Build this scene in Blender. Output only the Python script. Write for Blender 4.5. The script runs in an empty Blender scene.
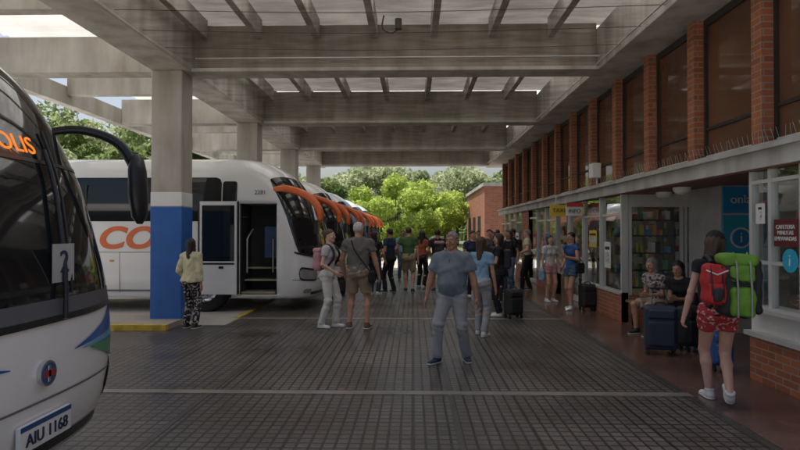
import bpy, math, random
import numpy as np
from mathutils import Vector, Matrix, Quaternion
random.seed(7); rng=np.random.default_rng(7)
scene=bpy.context.scene
COL=scene.collection
# ---------------------------------------------------------------- materials
MATS={}
def mat(name,col,rough=0.6,metal=0.0,var=0.12,vscale=3.0,bump=0.0,bscale=40.0,spec=0.5,emit=0,col2=None,pscale=None,pthr=0.5,coat=0):
    if name in MATS: return MATS[name]
    m=bpy.data.materials.new(name); m.use_nodes=True
    nt=m.node_tree; b=nt.nodes['Principled BSDF']
    b.inputs['Roughness'].default_value=rough; b.inputs['Metallic'].default_value=metal
    b.inputs['Specular IOR Level'].default_value=spec
    b.inputs['Coat Weight'].default_value=coat
    b.inputs['Coat Roughness'].default_value=0.06
    tc=nt.nodes.new('ShaderNodeTexCoord')
    nz=nt.nodes.new('ShaderNodeTexNoise'); nz.inputs['Scale'].default_value=vscale; nz.inputs['Detail'].default_value=6
    nt.links.new(tc.outputs['Object'],nz.inputs['Vector'])
    cr=nt.nodes.new('ShaderNodeValToRGB')
    cr.color_ramp.elements[0].position=0.3; cr.color_ramp.elements[1].position=0.7
    c=list(col)
    cr.color_ramp.elements[0].color=[v*(1-var) for v in c]+[1]
    cr.color_ramp.elements[1].color=[min(1,v*(1+var)) for v in c]+[1]
    nt.links.new(nz.outputs['Fac'],cr.inputs['Fac'])
    out=cr.outputs['Color']
    if col2:
        v=nt.nodes.new('ShaderNodeTexNoise'); v.inputs['Scale'].default_value=pscale or 25; v.inputs['Detail'].default_value=1
        nt.links.new(tc.outputs['Object'],v.inputs['Vector'])
        gt=nt.nodes.new('ShaderNodeMath'); gt.operation='GREATER_THAN'; gt.inputs[1].default_value=pthr
        nt.links.new(v.outputs['Fac'],gt.inputs[0])
        mx=nt.nodes.new('ShaderNodeMix'); mx.data_type='RGBA'
        nt.links.new(gt.outputs[0],mx.inputs[0]); nt.links.new(out,mx.inputs[6]); mx.inputs[7].default_value=(*col2,1)
        out=mx.outputs[2]
    nt.links.new(out,b.inputs['Base Color'])
    if bump>0:
        n2=nt.nodes.new('ShaderNodeTexNoise'); n2.inputs['Scale'].default_value=bscale; n2.inputs['Detail'].default_value=4
        nt.links.new(tc.outputs['Object'],n2.inputs['Vector'])
        bp=nt.nodes.new('ShaderNodeBump'); bp.inputs['Strength'].default_value=bump; bp.inputs['Distance'].default_value=0.02
        nt.links.new(n2.outputs['Fac'],bp.inputs['Height']); nt.links.new(bp.outputs[0],b.inputs['Normal'])
    if emit:
        b.inputs['Emission Color'].default_value=(*col,1); b.inputs['Emission Strength'].default_value=emit
    MATS[name]=m; return m

def concrete(name,col):
    if name in MATS: return MATS[name]
    m=mat(name,col,0.85,var=0.15,vscale=1.3,bump=0.25,bscale=18)
    nt=m.node_tree; b=nt.nodes['Principled BSDF']
    src=b.inputs['Base Color'].links[0].from_socket
    tc=nt.nodes.new('ShaderNodeTexCoord'); mp=nt.nodes.new('ShaderNodeMapping'); mp.inputs['Scale'].default_value=(3,3,0.6)
    nz=nt.nodes.new('ShaderNodeTexNoise'); nz.inputs['Scale'].default_value=1.0; nz.inputs['Detail'].default_value=8
    nt.links.new(tc.outputs['Object'],mp.inputs[0]); nt.links.new(mp.outputs[0],nz.inputs['Vector'])
    cr=nt.nodes.new('ShaderNodeValToRGB'); cr.color_ramp.elements[0].position=0.3; cr.color_ramp.elements[1].position=0.6
    cr.color_ramp.elements[0].color=(.62,.57,.50,1); cr.color_ramp.elements[1].color=(1,1,1,1)
    nt.links.new(nz.outputs['Fac'],cr.inputs['Fac'])
    mx=nt.nodes.new('ShaderNodeMix'); mx.data_type='RGBA'; mx.blend_type='MULTIPLY'; mx.inputs[0].default_value=0.85
    nt.links.new(src,mx.inputs[6]); nt.links.new(cr.outputs[0],mx.inputs[7]); nt.links.new(mx.outputs[2],b.inputs['Base Color'])
    return m

def brick(name,c1,c2,mortar):
    m=bpy.data.materials.new(name); m.use_nodes=True; nt=m.node_tree; b=nt.nodes['Principled BSDF']; b.inputs['Roughness'].default_value=0.85
    g=nt.nodes.new('ShaderNodeNewGeometry'); sp=nt.nodes.new('ShaderNodeSeparateXYZ'); nt.links.new(g.outputs['Position'],sp.inputs[0])
    ad=nt.nodes.new('ShaderNodeMath'); nt.links.new(sp.outputs[0],ad.inputs[0]); nt.links.new(sp.outputs[1],ad.inputs[1])
    cb=nt.nodes.new('ShaderNodeCombineXYZ'); nt.links.new(ad.outputs[0],cb.inputs[0]); nt.links.new(sp.outputs[2],cb.inputs[1])
    br=nt.nodes.new('ShaderNodeTexBrick'); br.inputs['Scale'].default_value=1
    br.inputs['Brick Width'].default_value=0.24; br.inputs['Row Height'].default_value=0.075; br.inputs['Mortar Size'].default_value=0.008
    br.inputs['Color1'].default_value=(*c1,1); br.inputs['Color2'].default_value=(*c2,1); br.inputs['Mortar'].default_value=(*mortar,1); br.inputs['Bias'].default_value=-0.1
    nt.links.new(cb.outputs[0],br.inputs['Vector'])
    nz=nt.nodes.new('ShaderNodeTexNoise'); nz.inputs['Scale'].default_value=2.5; nz.inputs['Detail'].default_value=5; nt.links.new(g.outputs['Position'],nz.inputs['Vector'])
    mx=nt.nodes.new('ShaderNodeMix'); mx.data_type='RGBA'; mx.blend_type='MULTIPLY'; mx.inputs[0].default_value=0.5
    nt.links.new(br.outputs['Color'],mx.inputs[6]); nt.links.new(nz.outputs['Fac'],mx.inputs[7]); 
    hs=nt.nodes.new('ShaderNodeHueSaturation'); hs.inputs['Value'].default_value=1.35; nt.links.new(mx.outputs[2],hs.inputs['Color'])
    nt.links.new(hs.outputs[0],b.inputs['Base Color'])
    bp=nt.nodes.new('ShaderNodeBump'); bp.inputs['Strength'].default_value=0.6; bp.inputs['Distance'].default_value=0.01; bp.invert=True
    nt.links.new(br.outputs['Fac'],bp.inputs['Height']); nt.links.new(bp.outputs[0],b.inputs['Normal'])
    MATS[name]=m; return m

def glass(name,tint=(.8,.85,.85),fac=0.25,rough=0.02):
    m=bpy.data.materials.new(name); m.use_nodes=True; nt=m.node_tree; nt.nodes.clear()
    o=nt.nodes.new('ShaderNodeOutputMaterial'); t=nt.nodes.new('ShaderNodeBsdfTransparent'); t.inputs[0].default_value=(*tint,1)
    g=nt.nodes.new('ShaderNodeBsdfGlossy'); g.inputs['Roughness'].default_value=rough; g.inputs[0].default_value=(.9,.95,.95,1)
    lw=nt.nodes.new('ShaderNodeLayerWeight'); lw.inputs[0].default_value=0.35
    mr=nt.nodes.new('ShaderNodeMapRange'); mr.inputs[3].default_value=fac*0.4; mr.inputs[4].default_value=min(1,fac*2.6)
    nt.links.new(lw.outputs['Facing'],mr.inputs[0])
    mx=nt.nodes.new('ShaderNodeMixShader'); nt.links.new(mr.outputs[0],mx.inputs[0]); nt.links.new(t.outputs[0],mx.inputs[1]); nt.links.new(g.outputs[0],mx.inputs[2]); nt.links.new(mx.outputs[0],o.inputs[0])
    MATS[name]=m; return m

def net_mat():
    m=bpy.data.materials.new('bird_net'); m.use_nodes=True; nt=m.node_tree; nt.nodes.clear()
    o=nt.nodes.new('ShaderNodeOutputMaterial'); t=nt.nodes.new('ShaderNodeBsdfTransparent')
    d=nt.nodes.new('ShaderNodeBsdfDiffuse'); d.inputs[0].default_value=(.12,.095,.07,1)
    g=nt.nodes.new('ShaderNodeNewGeometry'); mp=nt.nodes.new('ShaderNodeMapping'); mp.inputs['Scale'].default_value=(1.6,5,1)
    nt.links.new(g.outputs['Position'],mp.inputs[0])
    nz=nt.nodes.new('ShaderNodeTexNoise'); nz.inputs['Scale'].default_value=1; nz.inputs['Detail'].default_value=7; nt.links.new(mp.outputs[0],nz.inputs['Vector'])
    mr=nt.nodes.new('ShaderNodeMapRange'); mr.inputs[1].default_value=.35; mr.inputs[2].default_value=.65; mr.inputs[3].default_value=.10; mr.inputs[4].default_value=.38
    nt.links.new(nz.outputs[0],mr.inputs[0])
    mx=nt.nodes.new('ShaderNodeMixShader'); nt.links.new(mr.outputs[0],mx.inputs[0]); nt.links.new(t.outputs[0],mx.inputs[1]); nt.links.new(d.outputs[0],mx.inputs[2]); nt.links.new(mx.outputs[0],o.inputs[0])
    return m
def trans_mat(name,c,tr):
    m=bpy.data.materials.new(name); m.use_nodes=True; nt=m.node_tree; nt.nodes.clear(); o=nt.nodes.new('ShaderNodeOutputMaterial'); d=nt.nodes.new('ShaderNodeBsdfDiffuse'); t=nt.nodes.new('ShaderNodeBsdfTranslucent'); x=nt.nodes.new('ShaderNodeMixShader'); x.inputs[0].default_value=tr
    g=nt.nodes.new('ShaderNodeNewGeometry'); nz=nt.nodes.new('ShaderNodeTexNoise'); nz.inputs['Scale'].default_value=1.4; nz.inputs['Detail'].default_value=6; nt.links.new(g.outputs['Position'],nz.inputs['Vector'])
    cr=nt.nodes.new('ShaderNodeValToRGB'); cr.color_ramp.elements[0].position=.3; cr.color_ramp.elements[0].color=[v*.8 for v in c]+[1]; cr.color_ramp.elements[1].position=.65; cr.color_ramp.elements[1].color=(*c,1); nt.links.new(nz.outputs[0],cr.inputs[0])
    nt.links.new(cr.outputs[0],d.inputs[0]); nt.links.new(cr.outputs[0],t.inputs[0]); nt.links.new(d.outputs[0],x.inputs[1]); nt.links.new(t.outputs[0],x.inputs[2]); nt.links.new(x.outputs[0],o.inputs[0]); return m

def tile_floor():
    m=bpy.data.materials.new('floor_tiles'); m.use_nodes=True; nt=m.node_tree; b=nt.nodes['Principled BSDF']
    g=nt.nodes.new('ShaderNodeNewGeometry')
    br=nt.nodes.new('ShaderNodeTexBrick'); br.offset=0; br.inputs['Scale'].default_value=1
    br.inputs['Brick Width'].default_value=.1; br.inputs['Row Height'].default_value=.1; br.inputs['Mortar Size'].default_value=.012; br.inputs['Mortar Smooth'].default_value=.3
    br.inputs['Color1'].default_value=(.205,.185,.168,1); br.inputs['Color2'].default_value=(.145,.132,.122,1); br.inputs['Mortar'].default_value=(.035,.031,.029,1)
    nt.links.new(g.outputs['Position'],br.inputs['Vector'])
    b2=nt.nodes.new('ShaderNodeTexBrick'); b2.offset=0; b2.inputs['Scale'].default_value=1
    b2.inputs['Brick Width'].default_value=1.; b2.inputs['Row Height'].default_value=1.; b2.inputs['Mortar Size'].default_value=.02
    b2.inputs['Color1'].default_value=(1,1,1,1); b2.inputs['Color2'].default_value=(.78,.78,.8,1); b2.inputs['Mortar'].default_value=(.5,.5,.5,1)
    nt.links.new(g.outputs['Position'],b2.inputs['Vector'])
    nz=nt.nodes.new('ShaderNodeTexNoise'); nz.inputs['Scale'].default_value=.9; nz.inputs['Detail'].default_value=7; nt.links.new(g.outputs['Position'],nz.inputs['Vector'])
    cr=nt.nodes.new('ShaderNodeValToRGB'); cr.color_ramp.elements[0].position=.35; cr.color_ramp.elements[1].position=.68
    cr.color_ramp.elements[0].color=(.58,.55,.52,1); cr.color_ramp.elements[1].color=(1.0,1.0,1.0,1); nt.links.new(nz.outputs[0],cr.inputs[0])
    def mul(a,c,f):
        x=nt.nodes.new('ShaderNodeMix'); x.data_type='RGBA'; x.blend_type='MULTIPLY'; x.inputs[0].default_value=f
        nt.links.new(a,x.inputs[6]); nt.links.new(c,x.inputs[7]); return x.outputs[2]
    n3=nt.nodes.new('ShaderNodeTexNoise'); n3.inputs['Scale'].default_value=22; n3.inputs['Detail'].default_value=3; nt.links.new(g.outputs['Position'],n3.inputs['Vector'])
    c3=nt.nodes.new('ShaderNodeValToRGB'); c3.color_ramp.elements[0].position=.3; c3.color_ramp.elements[1].position=.6; c3.color_ramp.elements[0].color=(.7,.7,.7,1); c3.color_ramp.elements[1].color=(1,1,1,1); nt.links.new(n3.outputs[0],c3.inputs[0])
    nt.links.new(mul(mul(mul(br.outputs['Color'],b2.outputs['Color'],1),cr.outputs[0],1),c3.outputs[0],.8),b.inputs['Base Color'])
    mr=nt.nodes.new('ShaderNodeMapRange'); mr.inputs[1].default_value=.3; mr.inputs[2].default_value=.7; mr.inputs[3].default_value=.27; mr.inputs[4].default_value=.48
    nt.links.new(nz.outputs[0],mr.inputs[0]); nt.links.new(mr.outputs[0],b.inputs['Roughness'])
    bp=nt.nodes.new('ShaderNodeBump'); bp.inputs['Strength'].default_value=.5; bp.inputs['Distance'].default_value=.006; bp.invert=True
    nt.links.new(br.outputs['Fac'],bp.inputs['Height']); nt.links.new(bp.outputs[0],b.inputs['Normal'])
    return m

def leaf_mat(name,c1,c2):
    m=bpy.data.materials.new(name); m.use_nodes=True; nt=m.node_tree; nt.nodes.clear()
    o=nt.nodes.new('ShaderNodeOutputMaterial'); g=nt.nodes.new('ShaderNodeNewGeometry')
    nz=nt.nodes.new('ShaderNodeTexNoise'); nz.inputs['Scale'].default_value=.9; nz.inputs['Detail'].default_value=6; nt.links.new(g.outputs['Position'],nz.inputs['Vector'])
    cr=nt.nodes.new('ShaderNodeValToRGB'); cr.color_ramp.elements[0].position=.35; cr.color_ramp.elements[1].position=.65
    cr.color_ramp.elements[0].color=(*c1,1); cr.color_ramp.elements[1].color=(*c2,1); nt.links.new(nz.outputs[0],cr.inputs[0])
    d=nt.nodes.new('ShaderNodeBsdfDiffuse'); t=nt.nodes.new('ShaderNodeBsdfTranslucent')
    nt.links.new(cr.outputs[0],d.inputs[0]); nt.links.new(cr.outputs[0],t.inputs[0])
    mx=nt.nodes.new('ShaderNodeMixShader'); mx.inputs[0].default_value=.5; nt.links.new(d.outputs[0],mx.inputs[1]); nt.links.new(t.outputs[0],mx.inputs[2]); nt.links.new(mx.outputs[0],o.inputs[0])
    return m

CONC=concrete('concrete_light',(.52,.495,.455)); CONCD=concrete('concrete_net_veiled',(.36,.315,.27));  # darker one carries the brown veil of the netting over beam sides
BRICK=brick('brick_red',(.42,.135,.06),(.28,.09,.045),(.30,.24,.19))
ALU=mat('aluminium_frame',(.66,.66,.64),.4,.3,var=.06)
DARKF=mat('dark_frame',(.035,.03,.028),.5)
WHITE=mat('white_paint',(.78,.78,.76),.5,var=.05)
GLASS=glass('shop_glass',(.9,.94,.94),.2)
BLACK=mat('black_rubber',(.018,.018,.018),.6)
# ---------------------------------------------------------------- helpers
def empty(name,loc=(0,0,0),rz=0,parent=None,scale=1):
    e=bpy.data.objects.new(name,None); e.location=loc; e.rotation_euler=(0,0,rz); e.scale=(scale,)*3; e.empty_display_size=.2
    COL.objects.link(e)
    if parent: e.parent=parent
    return e
def obj(name,me,parent=None,loc=(0,0,0),rot=None):
    o=bpy.data.objects.new(name,me); o.location=loc
    if rot is not None:
        o.rotation_mode='QUATERNION'; o.rotation_quaternion=rot
    COL.objects.link(o)
    if parent: o.parent=parent
    return o
class MB:
    def __init__(s): s.v=[]; s.f=[]; s.m=[]; s.mats=[]; s.sm=[]
    def mi(s,m):
        if m not in s.mats: s.mats.append(m)
        return s.mats.index(m)
    def add(s,v,f,m,smooth=False):
        o=len(s.v); s.v+= [tuple(map(float,p)) for p in v]; s.f+=[tuple(i+o for i in q) for q in f]; s.m+=[s.mi(m)]*len(f); s.sm+=[smooth]*len(f)
    def box(s,x0,x1,y0,y1,z0,z1,m):
        v=[(x,y,z) for x in(x0,x1) for y in (y0,y1) for z in (z0,z1)]
        s.add(v,[(0,1,3,2),(4,6,7,5),(0,4,5,1),(2,3,7,6),(0,2,6,4),(1,5,7,3)],m)
    def quad(s,a,b,c,d,m): s.add([a,b,c,d],[(0,1,2,3)],m)
    def grid(s,P,m,smooth=True,closeu=False):
        n=len(P); k=len(P[0]); v=[p for r in P for p in r]; f=[]
        for i in range(n-1):
            for j in range(k if closeu else k-1):
                j2=(j+1)%k; f.append((i*k+j,i*k+j2,(i+1)*k+j2,(i+1)*k+j))
        s.add(v,f,m,smooth)
    def tube(s,pts,rad,m,n=8,caps=True):
        pts=[Vector(p) for p in pts]
        if not hasattr(rad,'__len__'): rad=[rad]*len(pts)
        R=[]; prev=None
        for i,p in enumerate(pts):
            t=(pts[min(i+1,len(pts)-1)]-pts[max(i-1,0)]).normalized()
            if prev is None: a=t.orthogonal().normalized()
            else: a=(prev-t*prev.dot(t)).normalized()
            prev=a; b=t.cross(a)
            R.append([p+(a*math.cos(2*math.pi*k/n)+b*math.sin(2*math.pi*k/n))*rad[i] for k in range(n)])
        s.grid(R,m,True,True)
        if caps:
            s.add(R[0],[tuple(range(n))[::-1]],m); s.add(R[-1],[tuple(range(n))],m)
    def cyl(s,c,axis,r,h,m,n=24):
        c=Vector(c); a=Vector(axis).normalized(); s.tube([c-a*h/2,c+a*h/2],r,m,n)
    def build(s,name,parent=None,loc=(0,0,0),bevel=0):
        me=bpy.data.meshes.new(name); me.from_pydata(s.v,[],s.f)
        for m in s.mats: me.materials.append(m)
        me.polygons.foreach_set('material_index',s.m); me.polygons.foreach_set('use_smooth',s.sm); me.update()
        o=obj(name,me,parent,loc)
        if bevel:
            b=o.modifiers.new('bevel','BEVEL'); b.width=bevel; b.segments=2; b.limit_method='ANGLE'; b.angle_limit=1.0
        return o
def bez(pts,n=12):
    pts=[Vector(p) for p in pts]; out=[]
    for i in range(len(pts)-1):
        p0=pts[max(i-1,0)];p1=pts[i];p2=pts[i+1];p3=pts[min(i+2,len(pts)-1)]
        for k in range(n):
            t=k/n; out.append(0.5*((2*p1)+(p2-p0)*t+(2*p0-5*p1+4*p2-p3)*t*t+(3*p1-p0-3*p2+p3)*t**3))
    out.append(pts[-1]); return out
def text(name,body,loc,rot,size,m,parent=None,shear=0,ext=.003,bold=0,ax='CENTER'):
    c=bpy.data.curves.new(name,'FONT'); c.body=body; c.size=size; c.extrude=ext; c.shear=shear; c.align_x=ax; c.align_y='CENTER'; c.offset=bold
    c.materials.append(m); o=bpy.data.objects.new(name,c); o.location=loc; o.rotation_euler=rot; COL.objects.link(o)
    if parent: o.parent=parent
    return o
# ---------------------------------------------------------------- SDF mesher
class F:
    def __init__(s,lo,hi,h):
        s.lo=np.array(lo,float); s.h=h
        s.ax=[np.arange(lo[i],hi[i]+h,h,dtype=np.float32) for i in range(3)]
        s.d=np.full([len(a) for a in s.ax],1.0,np.float32)
    def sub(s,lo,hi):
        sl=[]
        for i in range(3):
            a=np.searchsorted(s.ax[i],lo[i]); b=np.searchsorted(s.ax[i],hi[i]); sl.append(slice(max(a,0),max(b,a+1)))
        g=np.meshgrid(*[s.ax[i][sl[i]] for i in range(3)],indexing='ij',sparse=True)
        return tuple(sl),g
    def smin(s,sl,dn,k):
        d=s.d[sl]
        if k<=0: s.d[sl]=np.minimum(d,dn); return
        hh=np.clip(0.5+0.5*(d-dn)/k,0,1); s.d[sl]=d*(1-hh)+dn*hh-k*hh*(1-hh)
    def rc(s,a,b,ra,rb,k=.03,flat=None,cut=None,sub=False):
        a=np.array(a,float); b=np.array(b,float); R=max(ra,rb)+k+.04
        lo=np.minimum(a,b)-R; hi=np.maximum(a,b)+R
        sl,(X,Y,Z)=s.sub(lo,hi)
        if 0 in s.d[sl].shape: return
        px,py,pz=X-a[0],Y-a[1],Z-a[2]; ba=b-a
        if flat is not None:
            f,kf=flat; f=np.array(f,float); q=(px*f[0]+py*f[1]+pz*f[2])*(1/kf-1)
            px=px+q*f[0];py=py+q*f[1];pz=pz+q*f[2]
        L=max(float(ba@ba),1e-9)
        t=np.clip((px*ba[0]+py*ba[1]+pz*ba[2])/L,0,1)
        dn=np.sqrt((px-t*ba[0])**2+(py-t*ba[1])**2+(pz-t*ba[2])**2)-(ra+(rb-ra)*t)
        if cut is not None:
            c,n=cut; dn=np.maximum(dn,(X-c[0])*n[0]+(Y-c[1])*n[1]+(Z-c[2])*n[2])
        if sub: s.d[sl]=np.maximum(s.d[sl],-dn)
        else: s.smin(sl,dn,k)
    def ell(s,c,r,k=.02,sub=False):
        R=max(r)+k+.03; sl,(X,Y,Z)=s.sub(np.array(c)-R,np.array(c)+R)
        q=np.sqrt(((X-c[0])/r[0])**2+((Y-c[1])/r[1])**2+((Z-c[2])/r[2])**2); dn=(q-1)*min(r)
        if sub: s.d[sl]=np.maximum(s.d[sl],-dn)
        else: s.smin(sl,dn,k)
    def rbox(s,c,b,r,k=.01):
        R=max(b)+r+k+.04; sl,(X,Y,Z)=s.sub(np.array(c)-R,np.array(c)+R)
        qx=np.maximum(abs(X-c[0])-b[0]+r,0);qy=np.maximum(abs(Y-c[1])-b[1]+r,0);qz=np.maximum(abs(Z-c[2])-b[2]+r,0)
        s.smin(sl,np.sqrt(qx**2+qy**2+qz**2)-r,k)
    def full(s): return np.meshgrid(*s.ax,indexing='ij',sparse=True)
    def cut(s,fn):
        s.d=np.maximum(s.d,fn(*s.full()))
    def warp(s,fn): s.d=s.d+fn(*s.full())
    def mesh(s,name,m):
        d=s.d; 
        d[0]=1;d[-1]=1;d[:,0]=1;d[:,-1]=1;d[:,:,0]=1;d[:,:,-1]=1
        S=d<0; n=np.array(d.shape)
        cnt=np.zeros(n-1,np.int8)
        for i in (0,1):
            for j in (0,1):
                for k in (0,1): cnt+=S[i:n[0]-1+i,j:n[1]-1+j,k:n[2]-1+k]
        act=(cnt>0)&(cnt<8); idx=np.argwhere(act); vid=-np.ones(act.shape,np.int64); vid[act]=np.arange(len(idx))
        acc=np.zeros((len(idx),3)); c=np.zeros(len(idx))
        cor=[(0,0,0),(1,0,0),(0,1,0),(1,1,0),(0,0,1),(1,0,1),(0,1,1),(1,1,1)]
        V=[d[idx[:,0]+a,idx[:,1]+b,idx[:,2]+e] for a,b,e in cor]
        for i in range(8):
            for ax in range(3):
                if cor[i][ax]==0:
                    j=i+(1<<ax); di,dj=V[i],V[j]; cr=(di<0)!=(dj<0); t=np.where(cr,di/np.where(cr,di-dj,1),0)
                    p=np.tile(np.array(cor[i],float),(len(idx),1)); p[:,ax]+=t
                    acc[cr]+=p[cr]; c[cr]+=1
        P=(idx+acc/np.maximum(c,1)[:,None])*s.h+s.lo
        fs=[]
        for ax in range(3):
            o=[0,1,2]; u,v=[a for a in o if a!=ax]
            a=np.take(S,range(n[ax]-1),ax); b=np.take(S,range(1,n[ax]),ax); e=np.argwhere(a!=b)
            e=e[(e[:,u]>0)&(e[:,v]>0)]
            sg=S[e[:,0],e[:,1],e[:,2]]
            def g(du,dv):
                q=e.copy(); q[:,u]-=du; q[:,v]-=dv; q=np.minimum(q,np.array(vid.shape)-1); return vid[q[:,0],q[:,1],q[:,2]]
            Q=np.stack([g(1,1),g(0,1),g(0,0),g(1,0)],1)
            if ax==1: sg=~sg
            Q[~sg]=Q[~sg][:,::-1]; fs.append(Q)
        Q=np.concatenate(fs); Q=Q[(Q>=0).all(1)]
        me=bpy.data.meshes.new(name); me.vertices.add(len(P)); me.vertices.foreach_set('co',P.ravel().astype(np.float32))
        me.loops.add(len(Q)*4); me.loops.foreach_set('vertex_index',Q.ravel().astype(np.int32))
        me.polygons.add(len(Q)); me.polygons.foreach_set('loop_start',np.arange(0,len(Q)*4,4,dtype=np.int32))
        me.polygons.foreach_set('use_smooth',np.ones(len(Q),bool)); me.materials.append(m); me.update(calc_edges=True); me.validate()
        return me
# ---------------------------------------------------------------- people
CACHE={}
SKINS={'a':mat('skin_a',(.50,.27,.18),.5,var=.08,vscale=12),'b':mat('skin_b',(.40,.20,.125),.5,var=.08,vscale=12),'c':mat('skin_c',(.58,.34,.25),.5,var=.08,vscale=12)}
EYEW=mat('eye_white',(.7,.68,.65),.2,var=.02); EYED=mat('eye_dark',(.03,.02,.015),.2); LIP=mat('lips',(.36,.11,.09),.4); LENS=mat('lens_black',(.01,.01,.01),.1)
def hairmat(n): 
    c={'dark':(.02,.013,.01),'brown':(.07,.035,.018),'grey':(.22,.20,.19),'blond':(.25,.15,.06),'white':(.5,.48,.45)}[n]
    return mat('hair_'+n,c,.5,var=.35,vscale=30,bump=.5,bscale=90)
def head_mesh(skin,h):
    k=('head',skin,h)
    if k in CACHE: return CACHE[k]
    f=F((-.13,-.15,-.24),(.13,.15,.15),h)
    f.ell((0,.012,.03),(.074,.094,.093)); f.rc((0,-.015,-.02),(0,-.042,-.082),.062,.034,.03)
    f.rc((-.035,-.02,-.05),(-.012,-.05,-.085),.035,.028,.02); f.rc((.035,-.02,-.05),(.012,-.05,-.085),.035,.028,.02)
    f.rc((0,.02,-.05),(0,.035,-.22),.053,.062,.03)
    f.rc((-.035,-.078,.035),(.035,-.078,.035),.011,.011,.012)
    for s in(-1,1):
        f.ell((s*.031,-.093,.012),(.016,.014,.011),sub=True); f.ell((s*.044,-.062,-.022),(.02,.02,.018),.015)
    f.rc((0,-.083,.022),(0,-.104,-.022),.008,.0125,.01); f.ell((-.011,-.094,-.026),(.008,.008,.006),.006); f.ell((.011,-.094,-.026),(.008,.008,.006),.006)
    f.rc((-.018,-.083,-.052),(.018,-.083,-.052),.009,.009,.008)
    for s in(-1,1): f.ell((s*.077,.012,.0),(.009,.019,.03),.006)
    CACHE[k]=f.mesh('head_mesh',SKINS[skin]); return CACHE[k]
def hair_mesh(style,colr,h):
    k=('hair',style,colr,h)
    if k in CACHE: return CACHE[k]
    m=hairmat(colr)
    f=F((-.17,-.16,-.42),(.17,.2,.17),h)
    f.ell((0,.016,.034),(.084,.102,.1),.01)
    f.cut(lambda X,Y,Z:(.018-.85*Y+.012*np.sin(60*X))-Z)
    if style=='long':
        f.rc((0,.055,.03),(0,.085,-.27),.075,.06,.04,flat=((0,1,0),.7))
        for s in(-1,1): f.rc((s*.065,.02,.03),(s*.09,.01,-.22),.026,.03,.03)
    if style=='mid':
        f.rc((0,.05,.0),(0,.06,-.12),.08,.065,.04)
        for s in(-1,1): f.rc((s*.067,.015,.03),(s*.075,.01,-.1),.024,.028,.03)
    if style=='bun': f.ell((0,.11,.07),(.045,.04,.045),.02)
    if style=='pony': f.rc((0,.1,.05),(0,.13,-.16),.03,.02,.02)
    f.warp(lambda X,Y,Z:.0025*np.sin(140*X+20*Z)*np.ones_like(Y))
    CACHE[k]=f.mesh('hair_mesh',m); return CACHE[k]
def cap_mesh(m,h=.006):
    k=('cap',m.name)
    if k in CACHE: return CACHE[k]
    f=F((-.15,-.25,-.1),(.15,.18,.18),h)
    f.ell((0,.014,.045),(.09,.108,.1),.01); f.cut(lambda X,Y,Z:.05-Z+0*X)
    f.ell((0,-.10,.056),(.075,.085,.009),.006)
    CACHE[k]=f.mesh('cap_mesh',m); return CACHE[k]
def hand_mesh(side,skin,grip):
    k=('hand',side,skin,grip)
    if k in CACHE: return CACHE[k]
    f=F((-.09,-.1,-.22),(.09,.08,.03),.0045); s=side
    f.rc((0,0,.01),(0,-.002,-.035),.022,.026,.015,flat=((1,0,0),.75))
    for y in (-.026,-.009,.009,.026): f.rc((0,y*.5,-.02),(0,y,-.08),.014,.012,.012)
    c=1.0 if not grip else 2.6
    for y,L in ((-.028,.07),(-.010,.078),(.009,.072),(.027,.056)):
        a=np.array((0,y,-.082)); ang=.18*c
        for seg,fr in enumerate((.45,.32,.23)):
            dv=np.array((-s*math.sin(ang),y*.08,-math.cos(ang))); b=a+dv*L*fr; f.rc(a,b,.0095-.0012*seg,.0086-.0012*seg,.003); a=b; ang+=.25*c
    a=(0-s*.004,-.024,-.025); b=(-s*.014,-.05,-.055); e=(-s*.022,-.055,-.085)
    f.rc(a,b,.014,.011,.01); f.rc(b,e,.0105,.0085,.003)
    CACHE[k]=f.mesh('hand_mesh',SKINS[skin]); return CACHE[k]
SOLE=mat('shoe_sole',(.55,.55,.53),.7)
def shoe_mesh(m,h):
    k=('shoe',m.name,h)
    if k in CACHE: return CACHE[k]
    f=F((-.08,-.24,-.1),(.08,.12,.09),h)
    f.rc((0,.035,-.045),(0,-.02,-.045),.042,.042,.02); f.rc((0,-.02,-.05),(0,-.14,-.062),.044,.038,.03,flat=((0,0,1),.8)); f.rc((0,.012,-.03),(0,.01,.02),.045,.047,.02)
    f.cut(lambda X,Y,Z:-.066-Z+0*X); f.cut(lambda X,Y,Z:Z-.022+0*X)
    me=f.mesh('shoe_mesh',m)
    g=F((-.08,-.24,-.1),(.08,.12,.0),h); g.rc((0,.035,-.07),(0,-.02,-.07),.046,.043,.02); g.rc((0,-.02,-.07),(0,-.142,-.07),.044,.042,.03)
    g.cut(lambda X,Y,Z:np.maximum(-.08-Z,Z+.062)+0*X)
    CACHE[k]=(me,g.mesh('sole_mesh',SOLE)); return CACHE[k]
def ik(a,t,l1,l2,pole):
    a=np.array(a,float); t=np.array(t,float); d=t-a; L=np.linalg.norm(d); L2=min(L,(l1+l2)*.998); u=d/max(L,1e-6); t=a+u*L2
    x=(l1*l1-l2*l2+L2*L2)/(2*L2); y=math.sqrt(max(l1*l1-x*x,0)); p=np.array(pole,float); p=p-u*(p@u); p/=max(np.linalg.norm(p),1e-6)
    return a+u*x+p*y, t
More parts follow.
